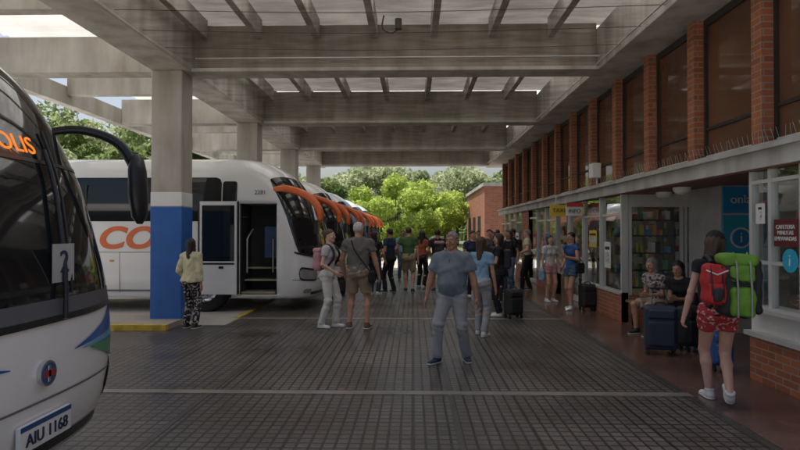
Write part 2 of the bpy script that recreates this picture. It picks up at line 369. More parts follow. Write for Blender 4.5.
def person(name,x,y,yaw,H,top,bottom,shoes,skin='a',fem=False,hair=('short','dark'),pose=None,sleeve=.5,leg='long',h=.013,belly=0,extras=(),cap=None,glasses=False,z=.011,loose=.012,girth=1.0):
    pz=dict(hL=(.27,-.03,.80),hR=(-.27,-.03,.80),fL=(.1,0,.08),fR=(-.1,0,.08),pel=(0,0,.97),lean=2,head=(0,0),eL=(.4,1,0),eR=(-.4,1,0),grip=(0,0),fyL=8,fyR=-8,fpL=0,fpR=0)
    if pose: pz.update(pose)
    root=empty(name,(x,y,z),math.radians(yaw),scale=H/1.75)
    ln=math.radians(pz['lean']); up=np.array((0,-math.sin(ln),math.cos(ln))); fw=np.array((0,-math.cos(ln),-math.sin(ln))); pel=np.array(pz['pel'],float)
    sw=(.165 if fem else .19)*(1+(girth-1)*.5)
    neck=pel+up*.50; chest=pel+up*.34; waist=pel+up*.15; hd=neck+up*.155
    J={}
    for s,n in((1,'L'),(-1,'R')):
        sh=pel+up*.435+np.array((s*sw,0,0)); hip=pel+np.array((s*.09,0,-.04))
        el,wr=ik(sh,pz['h'+n],.285,.255,pz['e'+n]); kn,an=ik(hip,pz['f'+n],.445,.43,(s*.12,-1,.1))
        J[n]=(s,sh,el,wr,hip,kn,an)
    fl=(fw,.66)
    hw,ww,cw=[q*girth for q in ((.165,.125,.138) if fem else (.155,.145,.165))]
    lo=np.min([pel-.3]+[np.array(q)-.16 for n in 'LR' for q in J[n][1:]],axis=0); hi=np.max([neck+.2]+[np.array(q)+.16 for n in 'LR' for q in J[n][1:]],axis=0); lo[2]=max(lo[2],-.02); lo[1]=min(lo[1],pel[1]-.36)
    def torso(f,o):
        f.rc(pel+up*.0,waist,hw+o,ww+o,.04,flat=fl); f.rc(waist,chest,ww+o,cw+o,.04,flat=fl)
        f.rc(chest,pel+up*.40,cw+o,cw*.8+o,.04,flat=fl)
        f.rc(neck-up*.03,J['L'][1]-up*.005,.055+o,.05+o,.05); f.rc(neck-up*.03,J['R'][1]-up*.005,.055+o,.05+o,.05)
        if fem:
            for s in(1,-1): f.rc(chest+fw*.065+np.array((s*.065,0,-.01)),chest+fw*.06+np.array((s*.065,0,-.02)),.052+o,.052+o,.04)
        if belly: f.rc(waist+fw*.06-up*.05,waist+fw*.045+up*.09,.125*belly+o,.11*belly+o,.09)
        for s in(1,-1): f.rc(pel-fw*.05+np.array((s*.06,0,-.04)),pel-fw*.055+np.array((s*.06,0,-.05)),.085+o,.085+o,.04)
    f=F(lo,hi,h); torso(f,0)
    for n in 'LR':
        s,sh,el,wr,hip,kn,an=J[n]
        a=(.042 if fem else .05)*(1+(girth-1)*.6)
        f.rc(sh,el,a+.002,a-.008,.03); f.rc(el,el+(wr-el)*.3,a-.008,a-.009,.02); f.rc(el+(wr-el)*.3,wr,a-.009,.026,.02)
        f.rc(hip,kn,.088,.055,.03); cm=kn+(an-kn)*.3+np.array((0,.012,0)); f.rc(kn,cm,.052,.054,.02); f.rc(cm,an,.054,.036,.02)
    f.rc(neck-up*.04,neck+up*.06,.058,.052,.03)
    obj('body',f.mesh('body_mesh',SKINS[skin]),root)
    if top is not None:
        f=F(lo-.03,hi+.03,h); o=loose; torso(f,o)
        zb=pel[2]-.06
        for n in 'LR':
            s,sh,el,wr,hip,kn,an=J[n]; a=(.046 if fem else .052)*(1+(girth-1)*.6)+o
            if sleeve>0:
                if sleeve<=1:
                    e=sh+(el-sh)*sleeve; dr=(el-sh)/np.linalg.norm(el-sh); f.rc(sh,e+dr*.1,a+.004,a+.010,.03,cut=(e,dr))
                else:
                    f.rc(sh,el,a,a-.006,.03); dr=(wr-el)/np.linalg.norm(wr-el); e=el+(wr-el)*min(sleeve-1,.97); f.rc(el,e+dr*.05,a-.006,a-.014,.02,cut=(e,dr))
        ph=rng.uniform(0,6)
        f.warp(lambda X,Y,Z:.004*np.sin(38*Z+14*X+ph+3*np.sin(17*X+9*Y))+.003*np.sin(23*X-31*Z+2*np.sin(20*Z+ph)))
        f.cut(lambda X,Y,Z:(zb+.012*np.sin(14*X+ph))-Z+0*Y)
        nk=neck+fw*.02+up*.065
        f.rc(nk,nk+up*.08,.088,.1,.0,sub=True)
        obj('shirt',f.mesh('shirt_mesh',top),root)
    if bottom is not None:
        f=F(lo-.05,hi+.03,h); o=.014
        f.rc(pel+up*.06,pel,ww+o+.004,hw+o,.03,flat=fl)
        for s in(1,-1): f.rc(pel-fw*.05+np.array((s*.06,0,-.04)),pel-fw*.055+np.array((s*.06,0,-.05)),.088+o,.088+o,.04)
        if belly: f.rc(pel+up*.02+fw*.03,pel+up*.05+fw*.03,.12+o,.11+o,.05)
        gl_=1+(girth-1)*.8
        for n in 'LR':
            s,sh,el,wr,hip,kn,an=J[n]
            if leg=='long':
                f.rc(hip,kn,(.095+o*.6)*gl_,.068*gl_,.04); dr=(an-kn)/np.linalg.norm(an-kn); e=an; f.rc(kn,e+dr*.05,.068*gl_,.064*gl_,.03,cut=(e+dr*.01,dr))
            else:
                fr={'shorts':.8,'mini':.42}[leg]; dr=(kn-hip)/np.linalg.norm(kn-hip); e=hip+(kn-hip)*fr; f.rc(hip,e+dr*.1,.1+o*.6,.092,.04,cut=(e,dr))
        ph=rng.uniform(0,6)
        f.warp(lambda X,Y,Z:.004*np.sin(46*Z+20*X+ph+3*np.sin(14*Z))+.003*np.sin(60*Z+ph)*(np.abs(Z-.45)<.12)*np.ones_like(X)*np.ones_like(Y))
        zt=pel[2]+.08
        f.cut(lambda X,Y,Z:Z-zt+0*X)
        obj('trousers',f.mesh('trousers_mesh',bottom),root)
    hh=.006 if h<.016 else .01
    q=Quaternion((0,0,1),math.radians(pz['head'][0]))@Quaternion((1,0,0),math.radians(pz['head'][1]))
    he=bpy.data.objects.new('head_pivot',None); he.location=hd; he.rotation_mode='QUATERNION'; he.rotation_quaternion=q; COL.objects.link(he); he.parent=root; he.empty_display_size=.05
    obj('head',head_mesh(skin,hh),he)
    obj('hair',hair_mesh(hair[0],hair[1],hh),he)
    if cap: obj('cap',cap_mesh(cap),he)
    b=MB()
    for s in(-1,1):
        for (c,r,mm) in (((s*.031,-.082,.012),.0115,EYEW),((s*.031,-.0895,.012),.006,EYED)):
            R=[[Vector(c)+Vector((r*math.sin(a)*math.cos(t),r*math.sin(a)*math.sin(t),r*math.cos(a))) for t in np.linspace(0,2*math.pi,9)[:-1]] for a in np.linspace(.01,3.13,6)]
            b.grid(R,mm,True,True)
        b.tube([(s*.018,-.098,.034),(s*.032,-.097,.039),(s*.046,-.088,.034)],.0035,hairmat(hair[1] if hair[1]!='white' else 'grey'),5)
        if glasses: b.cyl((s*.032,-.104,.012),(0,1,0),.024,.004,LENS,14)
    if glasses: b.tube([(-.08,.0,.02),(-.062,-.09,.02),(-.03,-.107,.022),(.03,-.107,.022),(.062,-.09,.02),(.08,0,.02)],.0025,LENS,5)
    b.tube([(-.024,-.086,-.052),(-.01,-.0935,-.051),(0,-.094,-.053),(.01,-.0935,-.051),(.024,-.086,-.052)],[.002,.005,.005,.005,.002],LIP,6)
    b.build('face',he)
    for n in 'LR':
        s,sh,el,wr,hip,kn,an=J[n]; d=Vector(wr-el).normalized(); q=Vector((0,0,-1)).rotation_difference(d)
        obj('hand_'+n,hand_mesh(s,skin,pz['grip'][0 if n=='L' else 1]),root,Vector(wr),q)
        sm,so=shoe_mesh(shoes,.007 if h<.016 else .012)
        q=Quaternion((0,0,1),math.radians(pz['fy'+n]))@Quaternion((1,0,0),math.radians(pz['fp'+n]))
        obj('shoe_'+n,sm,root,Vector(an),q); obj('sole_'+n,so,root,Vector(an),q)
    for e in extras: e(root,J,pel,neck,chest)
    return root
def collar(m,acc):
    def fn(root,J,pel,neck,chest):
        b=MB()
        for s in(-1,1):
            b.tube([(0,-.115,neck[2]-.045),(s*.045,-.085,neck[2]-.0),(s*.075,-.02,neck[2]+.035),(s*.05,.05,neck[2]+.045),(0,.07,neck[2]+.045)],[.008,.018,.018,.016,.016],m,8)
        b.tube([(-.05,-.150,neck[2]-.15),(-.035,-.166,neck[2]-.165),(-.02,-.166,neck[2]-.165),(-.012,-.16,neck[2]-.15)],.009,acc,6); b.tube([(.05,-.150,neck[2]-.15),(.035,-.166,neck[2]-.165),(.02,-.166,neck[2]-.165),(.012,-.16,neck[2]-.15)],.009,acc,6)
        b.tube([(0,-.125,neck[2]-.05),(0,-.158,neck[2]-.13)],.004,acc,5)
        b.build('collar',root)
    return fn
def backpack(m1,m2,w=.15,d=.09,hh=.22,zc=1.22,strapm=BLACK,back=.13):
    def fn(root,J,pel,neck,chest):
        yb=back+d
        zc2=zc
        f=F((-w-.1,yb-d-.06,zc2-hh-.08),(w+.1,yb+d+.12,zc2+hh+.1),.012)
        f.rbox((0,yb,zc2),(w,d,hh),.06); f.rbox((0,yb+d*.75,zc2-hh*.35),(w*.8,d*.45,hh*.45),.035)
        f.warp(lambda X,Y,Z:.004*np.sin(40*Z+15*X)*np.ones_like(Y))
        p=empty('backpack',parent=root); obj('pack_body',f.mesh('pack_mesh',m1),p)
        g=F((-w-.1,yb-d-.06,zc2+hh*.4),(w+.1,yb+d+.12,zc2+hh+.1),.012); g.rbox((0,yb+.005,zc2+hh*.85),(w*1.03,d*1.05,hh*.25),.05); obj('pack_lid',g.mesh('pack_lid_mesh',m2),p)
        b=MB()
        for s in(-1,1):
            x=s*.11; b.tube(bez([(x,back+.0,zc2-hh*.8),(x*1.25,-.02,zc2-hh*.6),(x*1.15,-.15,chest[2]-.06),(x,-.13,chest[2]+.08),(x*.95,-.02,neck[2]+.01),(x*.9,back,neck[2]-.06)],5),.021,strapm,6)
            b.tube([(x*.8,yb+d*1.02,zc2-hh*.1),(x*.8,yb+d*1.02,zc2+hh*.9)],.008,strapm,5)
        b.build('pack_straps',p)
    return fn
def trek_pack(root,J,pel,neck,chest):
    R=mat('pack_red',(.45,.02,.02),.7,bump=.3); G=mat('pack_green',(.13,.30,.03),.7,bump=.3); K=mat('pack_black',(.02,.022,.025),.7,bump=.3)
    p=empty('trekking_backpack',parent=root)
    def rb(nm,c,b,r,m):
        c=np.array(c); b_=np.array(b); f=F(c-b_-.06,c+b_+.06,.011); f.rbox(c,b,r); f.warp(lambda X,Y,Z:.005*np.sin(36*Z+15*X)*np.ones_like(Y)+.003*np.sin(50*X+20*Z)*np.ones_like(Y)); obj(nm,f.mesh(nm+'_mesh',m),p)
    rb('pack_main',(-.08,.24,1.2),(.16,.12,.30),.07,K)
    rb('pack_pocket',(-.10,.36,1.06),(.11,.05,.14),.04,G)
    rb('pack_pocket_top',(-.10,.35,1.33),(.11,.04,.08),.035,G)
    rb('pack_lid',(-.08,.25,1.46),(.165,.13,.06),.05,G)
    rb('pack_side',(-.25,.24,1.2),(.045,.09,.26),.04,K)
    rb('day_pack',(.13,.27,1.22),(.10,.11,.2),.06,R)
    rb('day_pack_pocket',(.13,.38,1.14),(.08,.035,.1),.03,R)
    rb('bottle_pocket',(.13,.42,1.13),(.04,.02,.07),.02,K)
    b=MB(); SG=mat('strap_grey',(.3,.32,.3))
    for x in (-.16,-.04): b.tube([(x,.425,.92),(x,.425,1.2),(x,.40,1.3),(x,.395,1.42),(x,.3,1.53)],.009,SG,6)
    for x in(.08,.18): b.tube([(x,.39,1.04),(x,.42,1.14),(x,.395,1.28),(x,.36,1.40)],.008,K,6)
    b.tube([(.03,.38,1.36),(.13,.395,1.32),(.22,.36,1.36)],.008,mat('strap_white',(.6,.6,.6)),6)
    b.tube([(-.24,.3,1.3),(-.1,.405,1.24),(.02,.38,1.3)],.01,K,6)
    for s in(-1,1):
        x=s*.11; b.tube(bez([(x,.13,.98),(x*1.35,-.02,1.02),(x*1.2,-.15,1.25),(x,-.13,1.38),(x*.95,-.02,neck[2]+.03),(x*.9,.13,neck[2]-.03)],5),.026,K,6)
    b.build('pack_straps',p)
def bag(m,side=-1,z0=.95,w=.14,hh=.13,strap=True,y0=0.02):
    def fn(root,J,pel,neck,chest):
        x=side*.24; f=F((x-.12,y0-w-.06,z0-hh-.06),(x+.12,y0+w+.06,z0+hh+.06),.012); f.rbox((x,y0,z0),(.045,w,hh),.04); f.warp(lambda X,Y,Z:.004*np.sin(40*Z+25*Y)*np.ones_like(X))
        p=empty('shoulder_bag',parent=root); obj('bag_body',f.mesh('bag_mesh',m),p)
        b=MB(); q=-side*.1 if strap else side*.14
        b.tube(bez([(x,y0-w*.8,z0+hh*.8),(0 if strap else x,-.19,chest[2]-.05),(q,-.06,neck[2]-.01),(q,.06,neck[2]-.02),(0 if strap else x,.17,chest[2]-.05),(x,y0+w*.8,z0+hh*.8)],6),.011,m,6)
        b.build('bag_strap',p)
    return fn
def cl(n,c,**k): return mat('cloth_'+n,c,.85,var=k.pop('var',.12),vscale=6,bump=.35,bscale=k.pop('bs',25),spec=.2,**k)
DK=cl('black',(.025,.025,.028)); NAVY=cl('navy',(.03,.045,.09)); GREYT=cl('greytee',(.15,.135,.13)); TAN=cl('tan',(.34,.27,.18)); WHP=cl('whitepants',(.68,.66,.62))
POLO=cl('polo',(.175,.205,.245)); JEANG=cl('greyjeans',(.34,.345,.355),bs=12); JEAN=cl('jeans',(.07,.12,.2)); CREAM=cl('cream',(.60,.55,.37)); OLIVE=cl('olive',(.08,.14,.06))
REDF=cl('redfloral',(.42,.05,.06),col2=(.6,.45,.4),pscale=28,pthr=.60); PATT=cl('pattern',(.03,.03,.035),col2=(.45,.43,.4),pscale=22,pthr=.58); PINK=cl('pink',(.55,.27,.28)); LBL=cl('lightblue',(.22,.36,.50)); WHT=cl('whitetee',(.6,.6,.58))
FLOR=cl('floral',(.42,.37,.35),col2=(.08,.06,.07),pscale=24,pthr=.52); RUST=cl('rust',(.35,.1,.05)); BLU=cl('blue',(.05,.12,.30))
SW=mat('shoe_white',(.65,.65,.63),.6); SN=mat('shoe_navy',(.03,.04,.08),.6); SB=mat('shoe_black',(.02,.02,.02),.5); SR=mat('shoe_brown',(.15,.07,.04),.6)
PKP=mat('pack_pink',(.50,.24,.27),.7,bump=.3); PKB=mat('pack_dark',(.03,.03,.04),.7,bump=.3)

# ================================================================= SETTING
g=MB(); g.quad((-600,-300,0),(600,-300,0),(600,900,0),(-600,900,0),mat('ground_grass',(.12,.14,.06),.95,vscale=.3,var=.3,bump=.3)); g.build('ground')
g=MB(); g.quad((-45,-40,.004),(60,-40,.004),(60,34,.004),(-45,34,.004),mat('yard_concrete',(.44,.42,.385),.85,var=.15,vscale=.5,bump=.2)); g.build('bus_yard_pavement')  # pale pavement also runs under the camera, added to bounce sun inside
TILE=tile_floor()
g=MB(); g.quad((-4.95,2.6,.008),(2.8,2.6,.008),(2.8,10.1,.008),(-4.95,10.1,.008),TILE); g.quad((-3.3,10.1,.008),(2.8,10.1,.008),(2.8,26,.008),(-3.3,26,.008),TILE); g.build('platform_floor')
POL=mat('polished_red_floor',(.14,.08,.065),.22,var=.35,vscale=1.2,bump=.05,bscale=5)
g=MB(); g.quad((2.8,2.6,.008),(9,2.6,.008),(9,26,.008),(2.8,26,.008),POL); g.build('polished_walkway')
g=MB(); ST=mat('joint_strip',(.23,.20,.175),.4,var=.25)
for yy in (5.85,10.85,15.85,20.85): g.box(-3.3,2.8,yy,yy+.13,.006,.0125,ST)
for xx in (2.72,-2.1,.35): g.box(xx,xx+.05,2.6,26,.006,.0115,mat('joint_dark',(.06,.055,.05),.4,var=.2))
g.build('floor_joint_strips')
g=MB(); YEL=mat('yellow_paint',(.55,.38,.05),.7,var=.3,vscale=6); g.box(-7.5,-4.1,9.5,9.62,.0,.1,YEL); g.box(-7.5,-4.1,9.62,10.9,.0,.1,mat('kerb_concrete',(.38,.34,.28),.8,bump=.2)); g.box(-3.42,-3.3,10.95,26,.0,.016,YEL); g.box(-5.07,-4.95,2.6,9.4,.0,.016,YEL); g.build('kerb')
BLUEP=mat('blue_paint',(.02,.12,.42),.45,var=.12,bump=.1)
for i,yy in enumerate((5.15,10.2,15.2,20.2,25.2)):
    e=empty('concrete_column',(-4.40,yy+.25,0))
    b=MB(); b.box(-.28,.28,-.25,.25,0,4.54,CONC); b.build('shaft',e,bevel=.02)
    b=MB(); b.box(-.286,.286,-.256,.256,.0,2.1,BLUEP); b.box(-.284,.284,-.254,.254,2.1,2.36,WHITE); b.build('painted_base',e,bevel=.015)
roof=empty('terminal_roof')
b=MB()
Y0=1.6; Y1=26.3; YC=5.0  # roof left open above the camera to let sky light in
b.box(-4.68,-4.0,Y0,Y1,4.54,5.3,CONC)
b.box(3.3,4.3,YC,Y1,4.54,5.3,CONC)
b.box(-8.1,-7.85,Y0,Y1,4.54,4.95,CONC)
for yy in (5.15,10.2,15.2,20.2,25.2):
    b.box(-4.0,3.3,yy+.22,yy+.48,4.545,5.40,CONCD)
    b.box(-4.0,3.3,yy+.10,yy+.60,4.535,4.60,CONC)
    b.box(-7.85,-4.68,yy+.15,yy+.55,4.545,5.2,CONC)
for yy in (2.7,7.7,12.7,17.7,22.7): b.box(-7.85,-4.68,yy+.2,yy+.42,4.75,5.2,CONC)
for xx in (-3.8,-2.8,-1.75,-.7,.38,1.42,2.48): 
    for a,c in zip((YC if xx>-2 else Y0,5.63,10.68,15.68,20.68),(5.37,10.42,15.42,20.42,25.42)): b.box(xx-.06,xx+.06,a,c,5.16,5.5,CONC)
b.build('beams',roof,bevel=.01)
SKD=trans_mat('dim_glow_sheet',(.62,.60,.56),.16); SKL=trans_mat('added_skylight_sheet',(.95,.95,.93),.86); SKS=trans_mat('overhang_glow_sheet',(.76,.76,.73),.5)  # metal deck made translucent in three strengths, added to brighten and glow
b=MB()
def sheet(y0,y1,x0,x1,m): 
    ys=np.arange(y0,y1+.001,.05); b.grid([[(x0,y,5.56+.04*math.sin(y*2*math.pi/.25)),(x1,y,5.56+.04*math.sin(y*2*math.pi/.25))] for y in ys],m,True)
sheet(Y0,Y1,-8.1,-4.4,SKS)
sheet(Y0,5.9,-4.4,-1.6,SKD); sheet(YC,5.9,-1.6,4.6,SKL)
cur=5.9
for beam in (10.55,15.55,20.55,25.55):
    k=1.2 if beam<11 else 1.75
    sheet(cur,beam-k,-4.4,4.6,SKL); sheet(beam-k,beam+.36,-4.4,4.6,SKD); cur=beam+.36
b.build('corrugated_deck',roof)
b=MB(); NET=net_mat()
for a,c in ((5.76,10.29),(10.81,15.29),(15.81,20.29),(20.81,25.29)):
    P=[[(x,y,4.66-.07*math.sin(math.pi*(y-a)/(c-a))*(1+.4*math.sin(3*x))) for x in np.linspace(-3.99,3.3,20)] for y in np.linspace(a,c,8)]; b.grid(P,NET,True)
b.build('bird_netting',roof)
b=MB(); 
b.tube(bez([(-.4,7.9,4.62),(-.42,7.9,4.45),(-.3,7.9,4.38),(-.22,7.9,4.42)],5),.012,DARKF,6); b.cyl((-.2,7.9,4.5),(0,0,1),.05,.14,DARKF,12)
b.tube([(-3.9,10.24,4.75),(3.3,10.24,4.75)],.015,ALU,6); b.tube([(3.25,YC,4.62),(3.25,26,4.62)],.015,ALU,6)
for yy in (7.6,8.4,9.2): b.tube(bez([(-3.99,yy,4.62),(-1,yy+.05,4.57),(1.5,yy-.05,4.56),(3.3,yy,4.62)],6),.005,DARKF,4)
b.build('wires_and_hook',roof)
# ---------------------------------------------------------------- building (right)
bld=empty('station_building')
CL=3.95
b=MB(); fr=MB(); gl=MB(); PANE=mat('painted_reflection_glass',(.13,.062,.035),.05,var=.4,vscale=.8,spec=1.0); BRN=mat('soffit_brown',(.24,.10,.06),.6,var=.15)  # PANE: brown of the mirrored brick is put into the glass colour
piers=[6.55+1.53*i for i in range(-6,13)]
for p in piers:
    b.box(CL-.10,CL+.35,p-.1,p+.1,2.6,4.54,BRICK)
for a,c in zip(piers[:-1],piers[1:]):
    fr.box(CL+.03,CL+.1,a+.1,a+.15,2.6,4.54,DARKF); fr.box(CL+.03,CL+.1,c-.15,c-.1,2.6,4.54,DARKF)
    fr.box(CL+.03,CL+.1,a+.15,c-.15,4.44,4.54,DARKF); fr.box(CL+.03,CL+.1,a+.15,c-.15,2.6,2.68,ALU)
    fr.box(CL+.035,CL+.09,a+.15,c-.15,3.02,3.06,DARKF)
    t=random.uniform(-.008,.008)
    gl.quad((CL+.06+t,a+.1,2.62),(CL+.06-t,c-.1,2.62),(CL+.06-t,c-.1,4.5),(CL+.06+t,a+.1,4.5),PANE)
FAS=concrete('fascia_concrete',(.52,.51,.49))
b.box(3.72,4.5,-3,25.2,2.34,2.6,FAS); b.box(3.66,3.76,-3,25.2,2.52,2.575,FAS)
b.box(4.5,9,-3,25.2,2.4,2.6,BRN)
b.box(3.76,4.5,-3,25.2,2.325,2.345,BRN)
b.box(9,9.2,-3,25.2,0,2.4,mat('inner_wall',(.66,.62,.54),.8))
b.build('upper_wall',bld); fr.build('clerestory_frames',bld); gl.build('clerestory_glass',bld)
b=MB()
for yy in np.arange(4.5,13,.09):
    x=3.78; b.tube([(x,yy,2.6),(x-.03+random.uniform(-.02,.02),yy+random.uniform(-.03,.03),2.74)],.0018,ALU,3,False)
b.build('bird_spikes',bld)
b=MB(); fx=3.78; YF=10.6
def bay(y0,y1,kind):
    if kind=='win':
        b.box(fx,fx+.15,y0,y1,0,.5,BRICK); b.box(fx-.02,fx+.16,y0,y1,.5,.54,ALU)
        gq.quad((fx+.07,y0,.54),(fx+.07,y1,.54),(fx+.07,y1,2.34),(fx+.07,y0,2.34),GLASS)
        b.box(fx+.03,fx+.11,y0+.05,y1-.05,1.95,1.99,ALU)
    if kind=='door':
        gq.quad((fx+.07,y0,.1),(fx+.07,y1,.1),(fx+.07,y1,2.34),(fx+.07,y0,2.34),GLASS)
        b.box(fx+.03,fx+.11,y0+.05,y1-.05,.02,.14,ALU); b.box(fx+.03,fx+.11,y0+.05,y1-.05,1.0,1.06,ALU); b.box(fx+.03,fx+.11,y0+.05,y1-.05,2.05,2.10,ALU)
    if kind=='brick': b.box(fx,fx+.2,y0,y1,0,2.34,BRICK)
    b.box(fx+.01,fx+.13,y0-.0,y0+.05,.0,2.34,ALU)
gq=MB()
kinds=['win','win','door','open','win','win','door','brick','win','door','win','win']
yy=YF; 
for k in kinds: bay(yy,yy+1.2,k); yy+=1.2
b.box(fx+.15,9,YF+.0,YF+.08,2.1,2.34,ALU); b.box(fx+.15,4.9,YF,YF+.08,0,.5,BRICK)
for xx in (3.93,4.86,4.93,5.5): b.box(xx,xx+.05,YF+.005,YF+.07,.02,2.1,ALU)
gq.quad((3.93,YF+.04,.5),(4.9,YF+.04,.5),(4.9,YF+.04,2.1),(3.93,YF+.04,2.1),GLASS)
gq.quad((4.95,YF+.04,.05),(5.5,YF+.04,.05),(5.5,YF+.04,2.1),(4.95,YF+.04,2.1),GLASS)
YS=9.5; SW2=mat('panel_wall',(.5,.5,.48),.6)
b.box(5.0,6.9,YS,YS+.1,0,2.4,SW2); b.box(5.0,5.1,YS+.1,YF,0,2.4,SW2)
b.box(6.9,7.0,6.0,YS,0,2.4,mat('recess_wall',(.45,.30,.2),.7))
KX=3.8; KE=6.62
b.box(KX,KX+.14,-3,KE,0,.5,BRICK); b.box(KX-.06,KX+.18,-3,KE+.02,.5,.55,ALU)
b.box(KX+.02,KX+.1,-3,KE,.55,.8,WHITE); b.box(KX-.14,KX+.2,-3,KE-.1,.8,.84,ALU)
for a in (1.2,3.0,4.6,5.72,6.22,KE-.055): b.box(KX,KX+.07,a,a+.055,.84,2.34,ALU)
b.box(KX+.002,KX+.065,-3,KE,1.3,1.335,ALU); b.box(KX+.002,KX+.065,-3,KE,2.18,2.22,ALU)
gq.quad((KX+.04,-3,.84),(KX+.04,KE,.84),(KX+.04,KE,2.34),(KX+.04,-3,2.34),GLASS)
b.box(KX+.14,4.9,KE-.05,KE,0,.5,BRICK)
for xx in (KX+.08,4.85): b.box(xx,xx+.05,KE-.05,KE,.5,2.34,ALU)
gq.quad((KX+.08,KE-.025,.5),(4.9,KE-.025,.5),(4.9,KE-.025,2.34),(KX+.08,KE-.025,2.34),GLASS)
b.build('shopfront_walls',bld); gq.build('shopfront_glass',bld)
b=MB(); it=[mat('item_%d'%i,c,.5) for i,c in enumerate([(.6,.06,.05),(.75,.6,.12),(.06,.3,.6),(.7,.7,.68),(.1,.4,.15),(.6,.3,.1),(.04,.04,.04)])]
SHELF=mat('shelf_black',(.03,.03,.03),.5)
for sx0,sx1,sy in ((4.0,4.8,YF+.15),(5.15,5.6,YF+1.4)):
    for zz in (.6,.92,1.24,1.56,1.85):
        b.box(sx0,sx1,sy,sy+.3,zz,zz+.025,SHELF)
        xx=sx0+.03
        while xx<sx1-.06:
            w=random.uniform(.03,.09)
            if random.random()<.75: b.box(xx,xx+w,sy+.03+random.uniform(0,.08),sy+.2,zz+.025,zz+.025+random.uniform(.06,.2),random.choice(it))
            xx+=w+random.uniform(.01,.05)
    b.box(sx0-.02,sx0,sy,sy+.3,.5,2.1,SHELF); b.box(sx1,sx1+.02,sy,sy+.3,.5,2.1,SHELF)
for k in range(9):
    y0=YF+1.2+k*1.45; b.box(5.8,6.1,y0,y0+1.1,0,2.0,mat('counter',(.55,.48,.36),.6)); 
    for zz in (.5,1.,1.5):
        for j in range(6): b.box(5.7,5.8,y0+.05+j*.17,y0+.17+j*.17,zz,zz+random.uniform(.15,.35),random.choice(it))
KB=mat('kiosk_back',(.6,.58,.53),.8)
b.box(6.0,6.1,-3,5.9,0,2.4,KB); 
for j in range(12): b.box(5.9,6.0,.5+j*.45,.85+j*.45,1.1,1.1+random.uniform(.3,.8),random.choice(it))
b.box(4.5,5.0,3,5.6,0,1.0,mat('counter',(.45,.38,.28))); b.box(4.6,4.9,5.0,5.4,1.0,1.35,SHELF)
b.build('shop_interior',bld)
SBLUE=mat('sign_blue',(.02,.26,.60),.35,var=.05); STEAL=mat('sign_teal',(.03,.40,.60),.4,var=.05); SRED=mat('sign_darkred',(.13,.015,.02),.5,var=.05); SYEL=mat('sign_yellow',(.7,.5,.05),.5,var=.05)
PAPER=mat('paper',(.72,.72,.70),.7,var=.05)
s=empty('shop_sign',(0,YS-.02,0)); b=MB(); b.box(5.02,5.72,-.02,.018,1.95,2.38,SBLUE); b.box(5.02,5.72,-.01,.016,.6,1.92,STEAL); b.build('panel',s,bevel=.004)
text('lettering','onla',(5.30,-.026,2.17),(math.pi/2,0,0),.20,PAPER,s); 
b=MB(); b.cyl((5.30,-.014,1.55),(0,1,0),.17,.012,PAPER,32); b.cyl((5.30,-.02,1.55),(0,1,0),.14,.012,SBLUE,32); b.box(5.1,5.5,-.014,-.008,.8,1.2,PAPER); b.build('icon',s); text('icon_letter','i',(5.30,-.03,1.55),(math.pi/2,0,0),.24,PAPER,s)
def poster(y,z,w_,h_,m_,x=KX-.008):
    s=empty('window_poster',(x,y,z)); b=MB(); b.box(0,.006,-w_/2,w_/2,-h_/2,h_/2,m_); b.box(-.003,.0,-w_/2+.05,w_/2-.05,h_*.2,h_*.32,mat('sign_ink',(.02,.02,.02))); b.box(-.003,.0,-w_/2+.05,w_/2-.08,-h_*.3,h_*.1,mat('poster_body',(.35,.3,.3),col2=(.7,.7,.7),pscale=30)); b.build('panel',s)
s=empty('window_poster',(KX-.008,0,0)); b=MB(); b.box(0,.006,5.78,6.16,1.5,1.78,SRED); b.build('panel',s)
text('lettering','CAFETERIA\nMINUTAS\nEMPANADAS',(-.004,5.97,1.64),(math.pi/2,0,-math.pi/2),.06,PAPER,s)
s=empty('window_poster',(KX-.008,0,0)); b=MB(); b.cyl((0,5.9,1.66-.3),(1,0,0),.12,.006,STEAL,28); b.build('panel',s); text('lettering','i',(-.006,5.9,1.36),(math.pi/2,0,-math.pi/2),.17,PAPER,s)
poster(6.4,1.85,.16,.22,PAPER); poster(5.3,1.9,.3,.3,PAPER)
for a in ((11.3,1.2,.35,.5,PAPER),(12.2,1.5,.5,.35,SYEL),(13.6,1.3,.3,.45,PAPER),(16.3,1.3,.5,.6,SBLUE),(18.0,1.4,.4,.5,mat('poster_red',(.5,.05,.05))),(21,1.3,.5,.6,PAPER),(13.1,2.15,.6,.22,SYEL),(15.6,2.15,.6,.2,SBLUE)): poster(*a,x=fx-.012)
s=empty('hanging_sign',(0,0,0)); b=MB(); b.box(3.35,3.76,14.2,14.25,2.02,2.3,SYEL); b.tube([(3.5,14.22,2.3),(3.5,14.22,2.5)],.01,ALU,6); b.build('panel',s); text('lettering','TAXI',(3.56,14.19,2.16),(math.pi/2,0,0),.14,mat('sign_ink',(.02,.02,.02)),s)
s=empty('hanging_sign',(0,0,0)); b=MB(); b.box(3.4,3.76,12.9,12.94,2.0,2.28,PAPER); b.box(3.4,3.76,12.885,12.9,2.2,2.28,mat('sign_red',(.55,.03,.03))); b.build('panel',s); text('lettering','INFO',(3.58,12.88,2.1),(math.pi/2,0,0),.12,mat('sign_ink',(.02,.02,.02)),s)
s=empty('window_poster',(0,YF-.01,0)); b=MB(); b.box(5.06,5.42,-.006,0,1.35,1.85,PAPER); b.box(5.1,5.38,-.009,-.006,1.7,1.78,mat('poster_red',(.5,.05,.05))); b.build('panel',s)
s=empty('floodlight',(3.7,11.7,2.72)); b=MB(); b.box(-.13,.05,-.12,.12,0,.3,WHITE); b.tube([(0,0,-.12),(0,0,.02)],.02,ALU,8); b.build('housing',s,bevel=.02)
